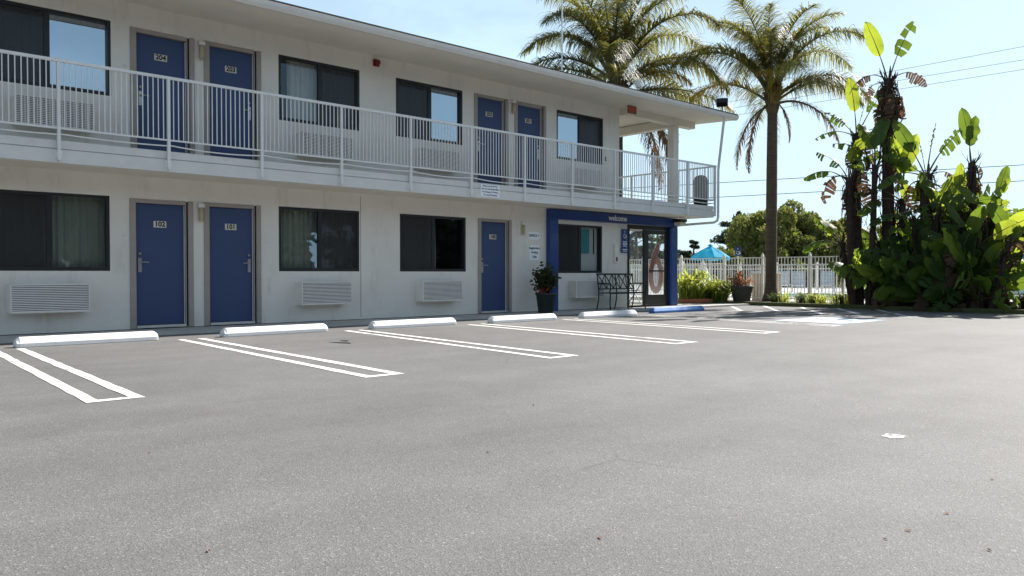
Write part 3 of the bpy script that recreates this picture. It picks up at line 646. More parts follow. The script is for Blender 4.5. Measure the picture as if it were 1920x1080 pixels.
# floodlights
def flood(name, loc, yaw, pit, label, big=1, m=BLACKM, lens=ALU):
    t = T(empty(name, loc), label, 'floodlight'); k = big
    rot = (pit, 0, yaw)
    me = MB().box(-.15*k, .15*k, -.05*k, .05*k, -.11*k, .11*k).box(-.12*k, .12*k, .0505*k, .09*k, -.08*k, .08*k).mesh('lamp_head', m)
    o = obj('lamp_head', me, t, (0, 0, .28*k), rot)
    me = MB().box(-.13*k, .13*k, -.056*k, -.051*k, -.09*k, .09*k).mesh('lens', lens); obj('lens', me, o)
    me = MB().box(-.03*k, .03*k, -.03*k, .03*k, 0, .06*k).tube([(0, 0, .05*k), (0, 0, .2*k)], .018*k, 8).mesh('bracket', m); obj('bracket', me, t)
    return t
flood('floodlight', (19.72, 12.72, RZ+.10), R(120), R(35), 'black floodlight on the roof corner above the downspout', 1.05)
pr = onY(1197, 165, 12.9); flood('floodlight', (pr.x, 12.9, RZ+(12.9-YE)*SL+.05), R(40), R(-25), 'pale grey floodlight on the roof edge above the exit sign', .9, ACM, WHITEP)
t = T(empty('floodlight', (19.0, 13.6, 2.45)), 'black hooded lamp with white lens atop the blue portal post', 'floodlight')
MB().box(18.82, 19.16, 13.50, 13.737, 2.46, 2.54).build('hood', BLACKM, t, bevel=.01); MB().box(18.84, 19.14, 13.52, 13.737, 2.36, 2.458).build('lens', PLATE, t, bevel=.02)
ap = onY(1054, 20, 16.0); T(MB().tube([(ap.x, 16.0, RZ+(16-YE)*SL+.02), (ap.x, 16.0, ap.z+1.0)], .022, 8).tube([(ap.x, 16, RZ+(16-YE)*SL+.06), (ap.x, 16, RZ+(16-YE)*SL+.3)], .05, 8).build('antenna_mast', ALU, None), 'thin metal mast rising from the roof before the palms', 'mast')
# bin on the balcony
t = T(empty('trash_bin', (19.12, 13.02, 2.85)), 'black domed litter bin in the balcony corner', 'bin')
MB().lathe([(.17, 0), (.195, .02), (.20, .62), (.19, .63)], (19.12, 13.02, 2.852), 20).build('body', BINM, t, smooth=True)
MB().lathe([(.205, .632), (.21, .66), (.20, .78), (.15, .87), (.05, .91), (.0, .915)], (19.12, 13.02, 2.852), 20).build('lid', BINM, t, smooth=True)

# ================================================================== WHEEL STOPS
def wheel_stop(x0, x1, yf, m, label):
    h, w, c = .135, .19, .07
    # y from yf (front) to yf+w ; profile trapezoid with chamfered top
    prof = [(0, 0), (0, .055), (.045, h), (w-.045, h), (w, .055), (w, 0)]
    b = MB(); n = 6; xs = [(x0, .72), (x0+.05, 1.0), (x1-.05, 1.0), (x1, .72)]
    vs = []
    for i, (x, k) in enumerate(xs):
        for py, pz in prof: vs.append((x, yf+w/2+(py-w/2)*(k*.15+.85), pz*(k if pz > .06 else 1)))
    b.add(vs, [(i*n+j, i*n+(j+1) % n, (i+1)*n+(j+1) % n, (i+1)*n+j)[::-1] for i in range(3) for j in range(n)]+[tuple(range(n)), tuple(range(3*n, 4*n))[::-1]])
    o = b.build('wheel_stop', m, None, bevel=.012); T(o, label, 'wheel stop', 'wheel stops along the motel front')
    for x in (x0+.35, x1-.35): MB().lathe([(.016, 0), (.016, .006), (.006, .01)], (x, yf+w/2, h-.004), 8).build('anchor_pin', JAMB, o)
for x0, x1, y, m, l in ((2.19, 3.99, 12.05, STOPM, 'white concrete wheel stop in front of the window left of door 102'), (4.92, 6.70, 11.93, STOPM, 'white concrete wheel stop by the paired ground floor doors'),
                        (7.56, 9.41, 11.88, STOPM, 'white concrete wheel stop between the two ground floor windows'), (10.16, 11.95, 11.68, STOPM, 'white concrete wheel stop before the single door left of the OFFICE plate'),
                        (12.70, 14.53, 11.60, STOPM, 'white concrete wheel stop in front of the dark planter and blue portal'), (15.62, 17.75, 11.95, BLUESTOP, 'blue wheel stop of the accessible stall before the glass entrance')):
    wheel_stop(x0, x1, y, m, l)

# ================================================================== BENCH, CHAIR, POTS
def bench():
    x0, x1, y0, y1 = 15.30, 16.75, 13.08, 13.50
    t = T(empty('bench', ((x0+x1)/2, y0, .05)), 'black metal bench with lattice back by the office window', 'bench')
    s = MB()
    for i in range(7): y = y0+.05+i*.058; s.box(x0+.04, x1-.04, y, y+.035, .47, .49)
    s.box(x0+.02, x1-.02, y0+.02, y0+.045, .455, .495); s.build('seat', BLACKM, t)
    b = MB(); zb, zt = .58, .96; yb, yt = y1-.02, y1+.05
    P = lambda x, z: (x, yb+(yt-yb)*(z-zb)/(zt-zb), z)
    b.bar(P(x0, zt), P(x1, zt), .03, .045); b.bar(P(x0+.03, zb), P(x1-.03, zb), .025, .03)
    n = 5
    for i in range(n):
        a, c = x0+.04+(x1-x0-.08)*i/n, x0+.04+(x1-x0-.08)*(i+1)/n
        b.bar(P(a, zb), P(c, zt), .012, .022); b.bar(P(c, zb), P(a, zt), .012, .022); b.bar(P(c, zb), P(c, zt), .012, .014)
    b.build('backrest', BLACKM, t)
    for x in (x0+.02, (x0+x1)/2, x1-.02):
        MB().tube([(x, y0+.02, .05), (x, y0+.035, .25), (x, y0+.02, .48)], .016, 8).build('leg', BLACKM, t)
        MB().tube([(x, y1+.06, .05), (x, y1-.0, .3), (x, y1-.01, .5), (x, y1+.05, .97)], .016, 8).build('leg', BLACKM, t)
    for x in (x0, x1): MB().tube([(x, y1+.0, .72), (x, y0+.10, .72), (x, y0+.01, .70), (x, y0+.0, .6), (x, y0+.03, .49)], .017, 8).build('armrest', BLACKM, t)
bench()
def chair(cx, cy, z, label):
    t = T(empty('patio_chair', (cx, cy, z)), label, 'chair')
    s = MB()
    for i in range(6): s.box(cx-.24, cx+.24, cy-.22+i*.075, cy-.22+i*.075+.05, z+.42, z+.435)
    s.build('seat', BLACKM, t)
    b = MB(); b.tube([(cx-.24, cy+.22, z+.40), (cx-.24, cy+.34, z+.9), (cx+.24, cy+.34, z+.9), (cx+.24, cy+.22, z+.40)], .014, 6)
    for i in range(4): x = cx-.15+i*.1; b.bar((x, cy+.23, z+.44), (x, cy+.335, z+.89), .008, .03)
    b.build('backrest', BLACKM, t)
    for sx_ in (-1, 1):
        MB().tube([(cx+sx_*.25, cy-.26, z), (cx+sx_*.25, cy+.26, z+.62)], .013, 6).build('leg', BLACKM, t); MB().tube([(cx+sx_*.25, cy+.28, z), (cx+sx_*.25, cy-.22, z+.62)], .013, 6).build('leg', BLACKM, t)
        MB().bar((cx+sx_*.25, cy-.26, z+.63), (cx+sx_*.25, cy+.29, z+.63), .04, .02).build('armrest', BLACKM, t)
chair(18.35, 14.95, .052, 'black folding patio chair behind the entrance glass')

# ------------------------------------------------------------------ foliage helpers
def leafcloud(pts, size, jit=.5, droop=0, aspect=2.2, seed=1, dirs=None):
    """small pointed quads (one per point) as arrays"""
    r = np.random.default_rng(seed); n = len(pts); P = np.asarray(pts)
    d = r.normal(size=(n, 3)) if dirs is None else np.asarray(dirs)+r.normal(size=(n, 3))*jit
    d[:, 2] -= droop; d /= np.linalg.norm(d, axis=1, keepdims=True)
    a = np.cross(d, r.normal(size=(n, 3))); a /= np.linalg.norm(a, axis=1, keepdims=True)
    s = size*r.uniform(.6, 1.35, size=(n, 1))
    v = np.empty((n, 4, 3)); v[:, 0] = P-d*s*.5; v[:, 1] = P+a*s/aspect*.5; v[:, 2] = P+d*s*.5; v[:, 3] = P-a*s/aspect*.5
    return v.reshape(-1, 3), np.arange(n*4).reshape(n, 4)
def cloudmesh(name, pts, size, m, **k):
    v, f = leafcloud(pts, size, **k); me = bpy.data.meshes.new(name); me.from_pydata(v.tolist(), [], f.tolist()); me.materials.append(m); return me
def clump_points(n, c, rad, r, hollow=.3):
    d = r.normal(size=(n, 3)); d /= np.linalg.norm(d, axis=1, keepdims=True); q = (hollow+(1-hollow)*r.random((n, 1))**.6)
    return np.asarray(c)+d*q*np.asarray(rad)

# planter with dark flowering shrub by the office
px_, py_ = 13.20, 13.28
t = T(empty('planter', (px_, py_, .05)), 'tapered dark green planter under the registration sign', 'planter')
MB().lathe([(.17, 0), (.18, .02), (.235, .42), (.255, .43), (.255, .47), (.225, .472), (.215, .42)], (px_, py_, .052), 24).build('pot', POTM, t, smooth=True)
MB().lathe([(.21, .40), (.0, .425)], (px_, py_, .052), 20).build('soil', SOIL, t)
t = T(empty('potted_shrub', (px_, py_, .48)), 'dark leafy shrub with dull red blooms growing in the office planter', 'plant')
sm = MB(); tips = []; r0 = random.Random(3)
for i in range(13):
    a = r0.uniform(0, 6.28); l = r0.uniform(.25, .62); sp = r0.uniform(.08, .36); pth = [(px_, py_, .46), (px_+sp*.4*cos(a), py_+sp*.3*sin(a), .47+l*.55), (px_+sp*cos(a), py_+sp*.75*sin(a), .47+l)]
    if i == 0: pth = [(px_, py_, .46), (px_-.02, py_, .8), (px_+.03, py_, 1.18)]
    sm.tube(pth, [.010, .007, .003], 5); tips.append(pth)
sm.build('stem', BARK, t)
r = np.random.default_rng(4); P = []
for pth in tips:
    for k in range(95): q = r.uniform(.25, 1); a, c = (np.array(pth[1]), np.array(pth[2])) if q > .5 else (np.array(pth[0]), np.array(pth[1])); P.append(a+(c-a)*((q*2) % 1)+r.normal(size=3)*[.07, .06, .06])
fo = obj('foliage', cloudmesh('foliage', P, .10, BUSHG, seed=5, aspect=1.9), t); fo.matrix_parent_inverse = Matrix.Translation(-wl(t))
P = [np.array([px_+r.uniform(-.32, .05), py_+r.uniform(-.2, .1), .56+r.uniform(-.03, .1)]) for _ in range(45)]+[np.array([px_+.12, py_-.15, .78])+r.normal(size=3)*.03 for _ in range(12)]
fo = obj('flowers', cloudmesh('flowers', P, .06, FLOWR, seed=6, aspect=1.3), t); fo.matrix_parent_inverse = Matrix.Translation(-wl(t))

# grey pot with croton near the fence
c = onZ(1386, 571, .06); px_, py_ = 22.15, 13.55
t = T(empty('planter', (px_, py_, .06)), 'wide grey planter near the pool fence', 'planter')
MB().lathe([(.24, 0), (.25, .02), (.34, .47), (.36, .48), (.36, .53), (.32, .532), (.31, .48)], (px_, py_, .062), 24).build('pot', POT2, t, smooth=True); MB().lathe([(.31, .46), (0, .48)], (px_, py_, .062), 20).build('soil', SOIL, t)
t = T(empty('potted_shrub', (px_, py_, .50)), 'reddish leafy shrub growing in the grey planter', 'plant')
r = np.random.default_rng(8); sm = MB(); P = []
for i in range(12):
    a = r.uniform(0, 6.28); sp = r.uniform(.05, .38); l = r.uniform(.2, .58); q = np.array([px_+sp*cos(a), py_+sp*sin(a), .5+l]); sm.tube([(px_, py_, .48), tuple(q)], [.01, .005], 5)
    for k in range(40): P.append(np.array([px_, py_, .5])+(q-[px_, py_, .5])*r.uniform(.3, 1.05)+r.normal(size=3)*.055)
sm.build('stem', BARK, t); fo = obj('foliage', cloudmesh('foliage', P, .10, CROT, seed=9, aspect=2), t); fo.matrix_parent_inverse = Matrix.Translation(-wl(t))

# strap-leaved clumps
def strapclump(name, c, n, rad, h, m, label, group=None, seed=0, w=.035):
    t = T(empty(name, c), label, 'plant', group); r = random.Random(seed); b = MB()
    for i in range(n):
        a = r.uniform(0, 2*pi); ln = r.uniform(.75, 1.15); o = r.uniform(0, rad*.45); oa = r.uniform(0, 6.28); base = Vector((o*cos(oa), o*sin(oa), 0))
        out = r.uniform(.3, 1.1)*rad*ln; hh = h*ln*r.uniform(.75, 1.05)*(1-.35*(out/rad)**2); side = Vector((-sin(a), cos(a), 0)); vs = []
        K = 6
        for k in range(K+1):
            s_ = k/K; p = base+Vector((cos(a), sin(a), 0))*out*s_**1.15+Vector((0, 0, hh*(2.5*s_-1.85*s_*s_))); ww = w*(1-s_**2.2)*(.7+.3*min(1, s_*4))+.001
            vs += [p-side*ww/2, p+side*ww/2]
        b.add(vs, [(2*k, 2*k+1, 2*k+3, 2*k+2) for k in range(K)])
    obj('foliage', b.mesh('foliage', m), t); return t
for i, (x, y, sc_) in enumerate(((21.15, 14.72, 1.0), (21.80, 14.22, .72))):
    strapclump('strap_leaf_plant', (x, y, .05), 420, 1.0*sc_, 1.22*sc_, CLIV, 'yellow-green strap-leaved clump beside the blue portal post', 'strap-leaved clumps by the entrance', 20+i, .065)
tp = T(MB().lathe([(.5, 0), (.52, .02), (.55, .13), (.50, .14)], (21.1, 14.55, .052), 24).build('edging_ring', TERRA, None, smooth=True), 'low terracotta edging ring around the strap-leaved clump', 'edging')
for i in range(11):
    strapclump('agapanthus', (22.7+random.uniform(-.35, .8), 12.6-i*.22+random.uniform(-.1, .1), .06), 60, .42, .42, CLIV if i % 3 else BUSHG, 'low strappy green tuft in the bed before the pool fence', 'low tufts in the planting bed', 40+i, .022)
for i in range(12):
    strapclump('agapanthus', (22.5+random.uniform(0, 1.5), 6.6-i*.28, .06), 80, .5, .55, BUSHG, 'dark strappy tuft right of the banana-leaved clump', 'dark tufts along the lot edge', 60+i, .028)

# ================================================================== PALMS
def frond_mesh(name, Ln, th0, th1, m, nl=66, ll=.72, droop=1.35, seed=0, pw=1.4, roll=0):
    r = random.Random(seed); K = 16; pts = []; p = Vector((0, 0, 0)); tans = []
    for k in range(K+1):
        th = th0+(th1-th0)*(k/K)**pw; d = Vector((cos(th), 0, sin(th))); tans.append(d); pts.append(p.copy()); p = p+d*Ln/K
    rb = MB().tube(pts, [max(.006, .055*(1-k/K)**1.3) for k in range(K+1)], 6)
    nr = len(rb.f); b = rb
    for i in range(nl):
        s = .16+.84*(i/nl); q = s*K; k = min(int(q), K-1); base = pts[k]+(pts[k+1]-pts[k])*(q-k); t = tans[k]
        for sd in (-1, 1):
            for rep in range(2):
                upn = t.cross(Vector((0, 1, 0))); upn = -upn if upn.z < 0 else upn
                l = ll*(.55+.75*sin(pi*min(1, s*.9+.12)))*r.uniform(.75, 1.15)*(1 if s < .9 else .7)
                d = (t*r.uniform(.35, .75)+Vector((0, sd, 0))*r.uniform(.55, .95)+upn*r.uniform(-.25, .5)).normalized()
                w = r.uniform(.011, .019); vs = []; pp = base.copy(); dd = d.copy(); seg = 3
                side = dd.cross(Vector((0, 0, 1))).normalized() if abs(dd.z) < .95 else Vector((1, 0, 0))
                for j in range(seg+1):
                    ww = w*(1-j/seg)**.7+.002; vs += [pp-side*ww, pp+side*ww]
                    pp = pp+dd*l/seg; dd = (dd+Vector((0, 0, -1))*droop*r.uniform(.25, .75)).normalized()
                b.add(vs, [(2*j, 2*j+1, 2*j+3, 2*j+2) for j in range(seg)])
    me = b.mesh(name, RACH); me.materials.append(m)
    me.polygons.foreach_set('material_index', [0]*nr+[1]*(len(b.f)-nr)); return me
FM = {}
for i in range(3):
    FM['up', i] = frond_mesh('frond_up', 3.3, R(82), R(-5), FROND, seed=i, droop=1.1)
    FM['mid', i] = frond_mesh('frond_mid', 3.6, R(62), R(-55), FROND, seed=10+i)
    FM['low', i] = frond_mesh('frond_low', 3.4, R(36), R(-68), FROND, seed=20+i)
    FM['flat', i] = frond_mesh('frond_flat', 3.2, R(12), R(-40), FROND, seed=30+i, nl=50)
FM['gold', 0] = frond_mesh('frond_gold', 1.6, R(10), R(-88), FRONDY, seed=43, nl=60, ll=.5, pw=.5, droop=1.6)
FM['yel', 0] = frond_mesh('frond_yellow', 3.0, R(40), R(-55), FRONDY, seed=41, nl=50)
FM['dead', 0] = frond_mesh('frond_dead', 3.0, R(25), R(-82), FRONDD, seed=50, nl=36, ll=.42, pw=.7)
FM['dead', 1] = frond_mesh('frond_hang', 2.6, R(-25), R(-92), FRONDD, seed=51, nl=40, ll=.36, pw=.35)
FM['dead', 2] = frond_mesh('frond_hang', 3.1, R(5), R(-92), FRONDD, seed=52, nl=44, ll=.40, pw=.45)
def palm(base, h, rad, fr, label, lean=(0, 0), crown=.75):
    t = T(empty('palm_tree', base), label, 'palm tree')
    N = 28; pts = []; rd = []
    for k in range(N+1):
        s = k/N; pts.append((lean[0]*s*s, lean[1]*s*s, h*s)); rd.append(rad*(1.0+.75*max(0, 1-s*9)**2+.08*sin(s*3)-.10*s)*(1+.018*(k % 2)))
    obj('trunk', MB().tube(pts, rd, 16).mesh('trunk', TRUNKP, True), t)
    top = Vector(pts[-1]); b = MB(); rr = random.Random(5)
    b.tube([top-Vector((0, 0, .15)), top+Vector((0, 0, .05)), top+Vector((0, 0, .5)), top+Vector((0, 0, crown+.1))], [rad*.95, rad*1.25, rad*.9, rad*.35], 14)
    for i in range(26):
        a = rr.uniform(0, 6.28); z = rr.uniform(-.1, .35); b.bar(top+Vector((rad*.9*cos(a), rad*.9*sin(a), z)), top+Vector((rad*rr.uniform(1.2, 1.9)*cos(a), rad*rr.uniform(1.2, 1.9)*sin(a), z+rr.uniform(.4, .8))), .07, .04)
    obj('crownshaft', b.mesh('crownshaft', BOOT), t)
    for kind, i, az, dz, sc_ in fr:
        a = R(az); off = Vector((cos(a), sin(a), 0))*rad*.7
        obj('frond', FM[kind, i], t, top+off+Vector((0, 0, dz*crown)), (R(rr.uniform(-8, 8)), 0, a), sc_)
    return t
RA = -42.38     # image right as a world azimuth
def fan(rows, seed, big=1):
    r = random.Random(seed); out = []
    for kind, n, dz, a0 in rows:
        for i in range(n):
            k = [q for q in FM if q[0] == kind]; out.append((kind, r.randrange(len(k)), RA+a0+360*i/n+r.uniform(-14, 14), dz+r.uniform(-.1, .1), r.uniform(.9, 1.1)*big))
    return out
pbase = Vector((24.05, 13.62, .05)); ph = 6.35
f2 = fan((('up', 9, .95, 20), ('mid', 5, .75, 25), ('low', 2, .5, 80)), 2)
f2 += [('mid', 0, RA+185, .6, 1.02), ('low', 1, RA+4, .6, 1.12), ('low', 0, RA-4, .35, .95), ('yel', 0, RA+172, .3, .95), ('dead', 0, RA-8, .2, .92), ('dead', 1, RA+185, .2, .95), ('dead', 2, RA+140, .1, .8), ('dead', 1, RA-20, .25, .55), ('dead', 1, RA+60, .2, .8), ('yel', 0, RA-120, .8, .6), ('gold', 0, RA-95, 1.2, .7), ('yel', 0, RA+10, .5, 1.0)]
palm(pbase, ph, .172, f2, 'tall single-trunked palm standing before the pool fence', (.03, 0))
b1 = atD(1152, 570, 27.5); b1.z = .0
f1 = fan((('up', 8, .95, 0), ('mid', 7, .8, 10), ('low', 5, .55, 30), ('flat', 4, .35, 5)), 3, 1.17)
f1 += [('gold', 0, RA-105, .15, 1.1), ('gold', 0, RA-80, -.1, 1.0), ('dead', 1, RA-95, .0, .8), ('yel', 0, RA-20, .2, .9), ('flat', 0, RA+2, .2, 1.3), ('low', 2, RA-3, .5, 1.25), ('flat', 2, RA+178, .5, 1.2), ('low', 1, RA+183, .75, 1.1), ('mid', 2, RA+176, .9, 1.0), ('dead', 2, RA-30, .0, 1.25), ('dead', 0, RA+5, .0, .95), ('dead', 2, RA-60, -.1, 1.15), ('dead', 1, RA-110, .2, .9), ('dead', 2, RA+20, -.1, 1.2), ('dead', 2, RA-10, -.2, 1.3)]
palm(b1, 7.0, .27, f1, 'bushy palm rising behind the motel roof', (.15, .1), 1.0)

# ================================================================== GIANT BIRD OF PARADISE CLUMP
def bop_leaf(name, pet, bl, bw, curve, twist, m, torn=0, seed=0, fold=.25):
    r = random.Random(seed); K = 12; b = MB(); pts = []; p = Vector((0, 0, 0)); th = 0
    tot = pet+bl; n1 = 8
    for k in range(n1+1): pts.append(p.copy()); th += curve*.4/n1; p = p+Vector((sin(th), 0, cos(th)))*pet/n1
    b.tube(pts, [.028*(1-.55*k/n1) for k in range(n1+1)], 6); nr = len(b.f)
    mid = [pts[-1].copy()]; tn = []
    p = pts[-1].copy()
    for k in range(K+1):
        th += curve*.6/K; t = Vector((sin(th), 0, cos(th))); tn.append(t)
        if k < K: p = p+t*bl/K; mid.append(p.copy())
    b.tube(mid, [.013*(1-.8*k/K) for k in range(K+1)], 5); nr = len(b.f)
    def width(s): return bw*.5*max(.0, (sin(pi*min(1, s**.85))**.48))*(1 if s < .97 else .5)
    for sd in (-1, 1):
        if not torn:
            vs = []
            for k in range(K+1):
                t = tn[k]; n = Vector((t.z, 0, -t.x)); wv = (Vector((0, 1, 0))*cos(twist)+n*sin(twist)); nv = t.cross(wv)
                w = width(k/K); wob = r.uniform(-.05, .05)
                for j in range(4):
                    u = j/3; vs.append(mid[k]+wv*sd*w*u+nv*(-fold*w*u*u*1.0+wob*u)+(-t*.05*u*w if k else Vector()))
            b.add(vs, [(4*k+j, 4*k+j+1, 4*k+5+j, 4*k+4+j) for k in range(K) for j in range(3)])
        else:
            n_ = int(torn)
            for i in range(n_):
                if r.random() < .12: continue
                s0, s1 = .04+.94*i/n_, .04+.94*(i+r.uniform(.7, 1.02))/n_; dr = r.uniform(.0, .55); sh = r.uniform(.8, 1.05); vs = []
                for s in (s0, s1):
                    q = s*K; k = min(int(q), K-1); base = mid[k]+(mid[k+1]-mid[k])*(q-k); t = tn[k]; n = Vector((t.z, 0, -t.x)); wv = Vector((0, 1, 0))*cos(twist)+n*sin(twist); nv = t.cross(wv)
                    w = max(width(s), .03)*sh
                    for j in range(4): u = j/3; vs.append(base+wv*sd*w*u-nv*fold*w*u*u+Vector((0, 0, -dr*w*u*u))+t*.12*u*w)
                b.add(vs, [(j, j+1, 5+j, 4+j) for j in range(3)])
    me = b.mesh(name, RACH if m in (BOPL, BOPY) else BOPD); me.materials.append(m); me.polygons.foreach_set('material_index', [0]*nr+[1]*(len(b.f)-nr)); me.polygons.foreach_set('use_smooth', [True]*len(b.f)); return me
BL = {}
for i, (pet, bl, bw, cv, tw) in enumerate(((.75, 1.05, .44, .25, 1.2), (.65, .95, .46, .5, .9), (.8, 1.1, .40, .15, 1.5), (.6, .9, .50, .9, .7), (.7, 1.0, .50, .6, 1.9), (.7, .9, .46, 1.3, .5))):
    BL['g', i] = bop_leaf('leaf', pet, bl, bw, cv, tw, BOPL, 0, i); BL['y', i] = bop_leaf('leaf', pet, bl, bw, cv, tw, BOPY, 0, 10+i, .1)
    BL['t', i] = bop_leaf('leaf', pet, bl, bw, cv, tw, BOPL, 9, 20+i); BL['k', i] = bop_leaf('leaf', pet, bl, bw*1.1, cv*1.2, tw, BOPL, 4, 60+i); BL['z', i] = bop_leaf('leaf', pet, bl, bw*1.05, cv, tw, BOPY, 4, 70+i, .12)
for i in range(3):
    BL['d', i] = bop_leaf('leaf', .6, .9, .42, 2.2, .5+.4*i, BOPD, 10, 30+i, .5)
    BL['h', i] = bop_leaf('leaf', .35, .8, .38, 3.0, .3+.5*i, BOPD, 7, 40+i, .6)
BL['o', 0] = bop_leaf('leaf', .7, 1.2, .5, 1.5, .3, BOPO, 12, 50, .3); BL['s', 0] = bop_leaf('leaf', .9, .75, .04, .1, .3, BOPL, 0, 51, .1)
def bop_trunk(pts, r0, r1, shag, seed):
    r = random.Random(seed); K = 14; b = MB(); P = []
    a, c = Vector(pts[0]), Vector(pts[1]); md = (a+c)/2+Vector((r.uniform(-.12, .12), r.uniform(-.12, .12), 0))
    for k in range(K+1): s = k/K; P.append(a*(1-s)**2+md*2*s*(1-s)+c*s*s)
    b.tube(P, [(r0+(r1-r0)*k/K)*(1+.10*(k % 2)) for k in range(K+1)], 10)
    for i in range(int(shag)):     # old leaf bases and hanging fibres
        s = 1-abs(r.gauss(0, .22)) if r.random() < .8 else r.random(); s = min(max(s, .05), 1.02); k = min(int(s*K), K-1); p = P[k]+(P[k+1]-P[k])*(s*K-k); an = r.uniform(0, 6.28)
        o = Vector((cos(an), sin(an), 0)); q0 = p+o*(r0+(r1-r0)*s)*.8; up = r.random() < .4
        q1 = q0+o*r.uniform(.06, .18)+Vector((0, 0, r.uniform(.05, .25) if up else -r.uniform(.02, .2))); q2 = q1+o*r.uniform(-.03, .1)+Vector((0, 0, r.uniform(.0, .2) if up else -r.uniform(.15, .5)))
        sd = Vector((-sin(an), cos(an), 0))*r.uniform(.008, .035)
        b.add([q0-sd, q0+sd, q1+sd, q1-sd, q2+sd*.3, q2-sd*.3], [(0, 1, 2, 3), (3, 2, 4, 5)])
    return b
def bop(px0, yb, px1, yc, X, leaves, label, r0=.13, r1=.10, shag=60, seed=0, group=None, twz=None):
    base = onX(px0, yb, X); base.z = .06; top = onX(px1, yc, X)
    t = T(empty('bird_of_paradise', base), label, 'plant', group); b = bop_trunk([(0, 0, 0), tuple(top-base)], r0, r1, shag, seed)
    obj('trunk', b.mesh('trunk', BOPT), t); rr = random.Random(seed)
    for kind, i, side, lean, sc_ in leaves:      # side in deg from image right, lean from vertical
        a = R(RA-25+side+rr.uniform(-12, 12)); obj('leaf', BL[kind, i], t, top-base-Vector((0, 0, .12 if kind != 'h' else rr.uniform(.05, .7 if shag > 100 else .35))), (0, R(lean), a), sc_*(1.28 if seed in (2, 3, 4, 5, 6) and kind != 's' else 1))
    return t
bop(1672, 578, 1666, 148, 22.9, [('y', 2, 180, 14, 1.02), ('k', 0, 0, 12, 1.0), ('d', 0, 0, 30, .85), ('d', 1, 180, 25, .8), ('d', 2, 180, 60, .6), ('h', 0, 0, 60, .9), ('h', 1, 180, 80, .9), ('h', 2, 90, 60, 1), ('h', 0, 30, 70, 1.2), ('h', 1, -60, 70, 1.3), ('h', 2, 0, 95, 1.2), ('h', 1, 200, 80, 1.1), ('h', 2, 60, 110, 1.4), ('h', 0, -30, 100, 1.4), ('h', 1, 150, 100, 1.4)],
    'tallest shaggy bird of paradise trunk topped by two upright leaves', .20, .11, 330, 1)
bop(1612, 578, 1606, 250, 22.6, [('y', 2, 180, 2, .72), ('t', 0, 0, 22, .75), ('t', 1, 180, 32, .6), ('h', 0, 0, 60, .7), ('h', 1, 180, 70, .6), ('s', 0, 0, 10, .5), ('k', 5, 0, 45, .6), ('t', 5, 180, 50, .6), ('h', 2, 40, 50, .8)], 'slender bird of paradise trunk with one pale upright leaf beside the pool fence', .12, .11, 110, 2)
bop(1600, 578, 1592, 335, 22.3, [('y', 3, 0, -8, .75), ('t', 5, 0, 10, .7), ('t', 3, 180, 15, .7), ('h', 1, 0, 40, .9), ('h', 2, 180, 30, .9), ('t', 4, 90, 20, .6), ('k', 5, 180, 35, .7), ('k', 3, -60, 30, .65), ('h', 0, 90, 50, .9)], 'leaning bird of paradise stem with a ragged drooping head by the fence end', .10, .09, 90, 3)
bop(1628, 578, 1640, 310, 22.5, [('g', 3, 180, -10, .75), ('t', 5, 180, 15, .75), ('g', 4, 0, -6, .7), ('t', 3, 0, 30, .7), ('h', 0, 10, 20, .8), ('k', 4, 90, 25, .65), ('k', 5, 0, 45, .6), ('h', 1, 200, 60, .8)], 'thin brown bird of paradise stem with a rounded leaf cluster', .09, .07, 40, 4)
bop(1690, 578, 1693, 372, 22.9, [('y', 1, 0, -6, .95), ('y', 4, 180, -4, .9), ('t', 5, 180, 40, .7), ('t', 5, 0, 40, .7), ('g', 3, 90, 30, .7), ('k', 5, -60, 35, .7), ('z', 0, 90, 8, .8), ('k', 5, 200, 60, .7)], 'bird of paradise stem bearing a bright backlit yellow-green leaf', .10, .08, 90, 5)
bop(1742, 578, 1737, 325, 22.8, [('s', 0, 0, 6, .9), ('t', 1, 0, 20, .85), ('g', 2, 180, 22, .75), ('t', 4, 180, 40, .6), ('d', 0, 0, 45, .6), ('s', 0, 180, 8, .6), ('s', 0, 0, 25, .6), ('h', 0, 0, 70, .9), ('h', 1, 180, 60, .9), ('k', 5, 180, 55, .7)], 'stout bird of paradise trunk with a rolled spear leaf', .16, .15, 120, 6)
bop(1822, 578, 1822, 305, 23.0, [('g', 1, 0, -12, .85), ('g', 2, 180, 4, .85), ('h', 0, 0, 60, .6), ('h', 1, 180, 60, .7), ('h', 2, 0, 90, .8)], 'thin shaggy bird of paradise with a single high leaf above the mass', .09, .09, 130, 7)
bop(1797, 578, 1798, 385, 22.7, [('y', 2, 0, -3, .65), ('t', 5, 180, 50, .7), ('g', 3, 0, 50, .7), ('h', 1, 0, 60, .7)], 'bird of paradise stem with a narrow upright pale leaf', .1, .08, 50, 8)
bop(1850, 578, 1866, 395, 23.0, [('g', 0, 0, 4, .72), ('t', 3, 180, 25, .7), ('d', 1, 0, 55, .7), ('g', 5, 0, 60, .8)], 'bird of paradise stem with a dark cupped leaf at the outer edge of the clump', .09, .07, 40, 9)
bop(1772, 578, 1778, 415, 22.75, [('o', 0, 0, 40, .9), ('y', 4, 180, 10, .7), ('g', 5, 0, 70, .9), ('o', 0, 20, 65, .7)], 'bird of paradise stem with a torn orange leaf', .1, .08, 30, 10)
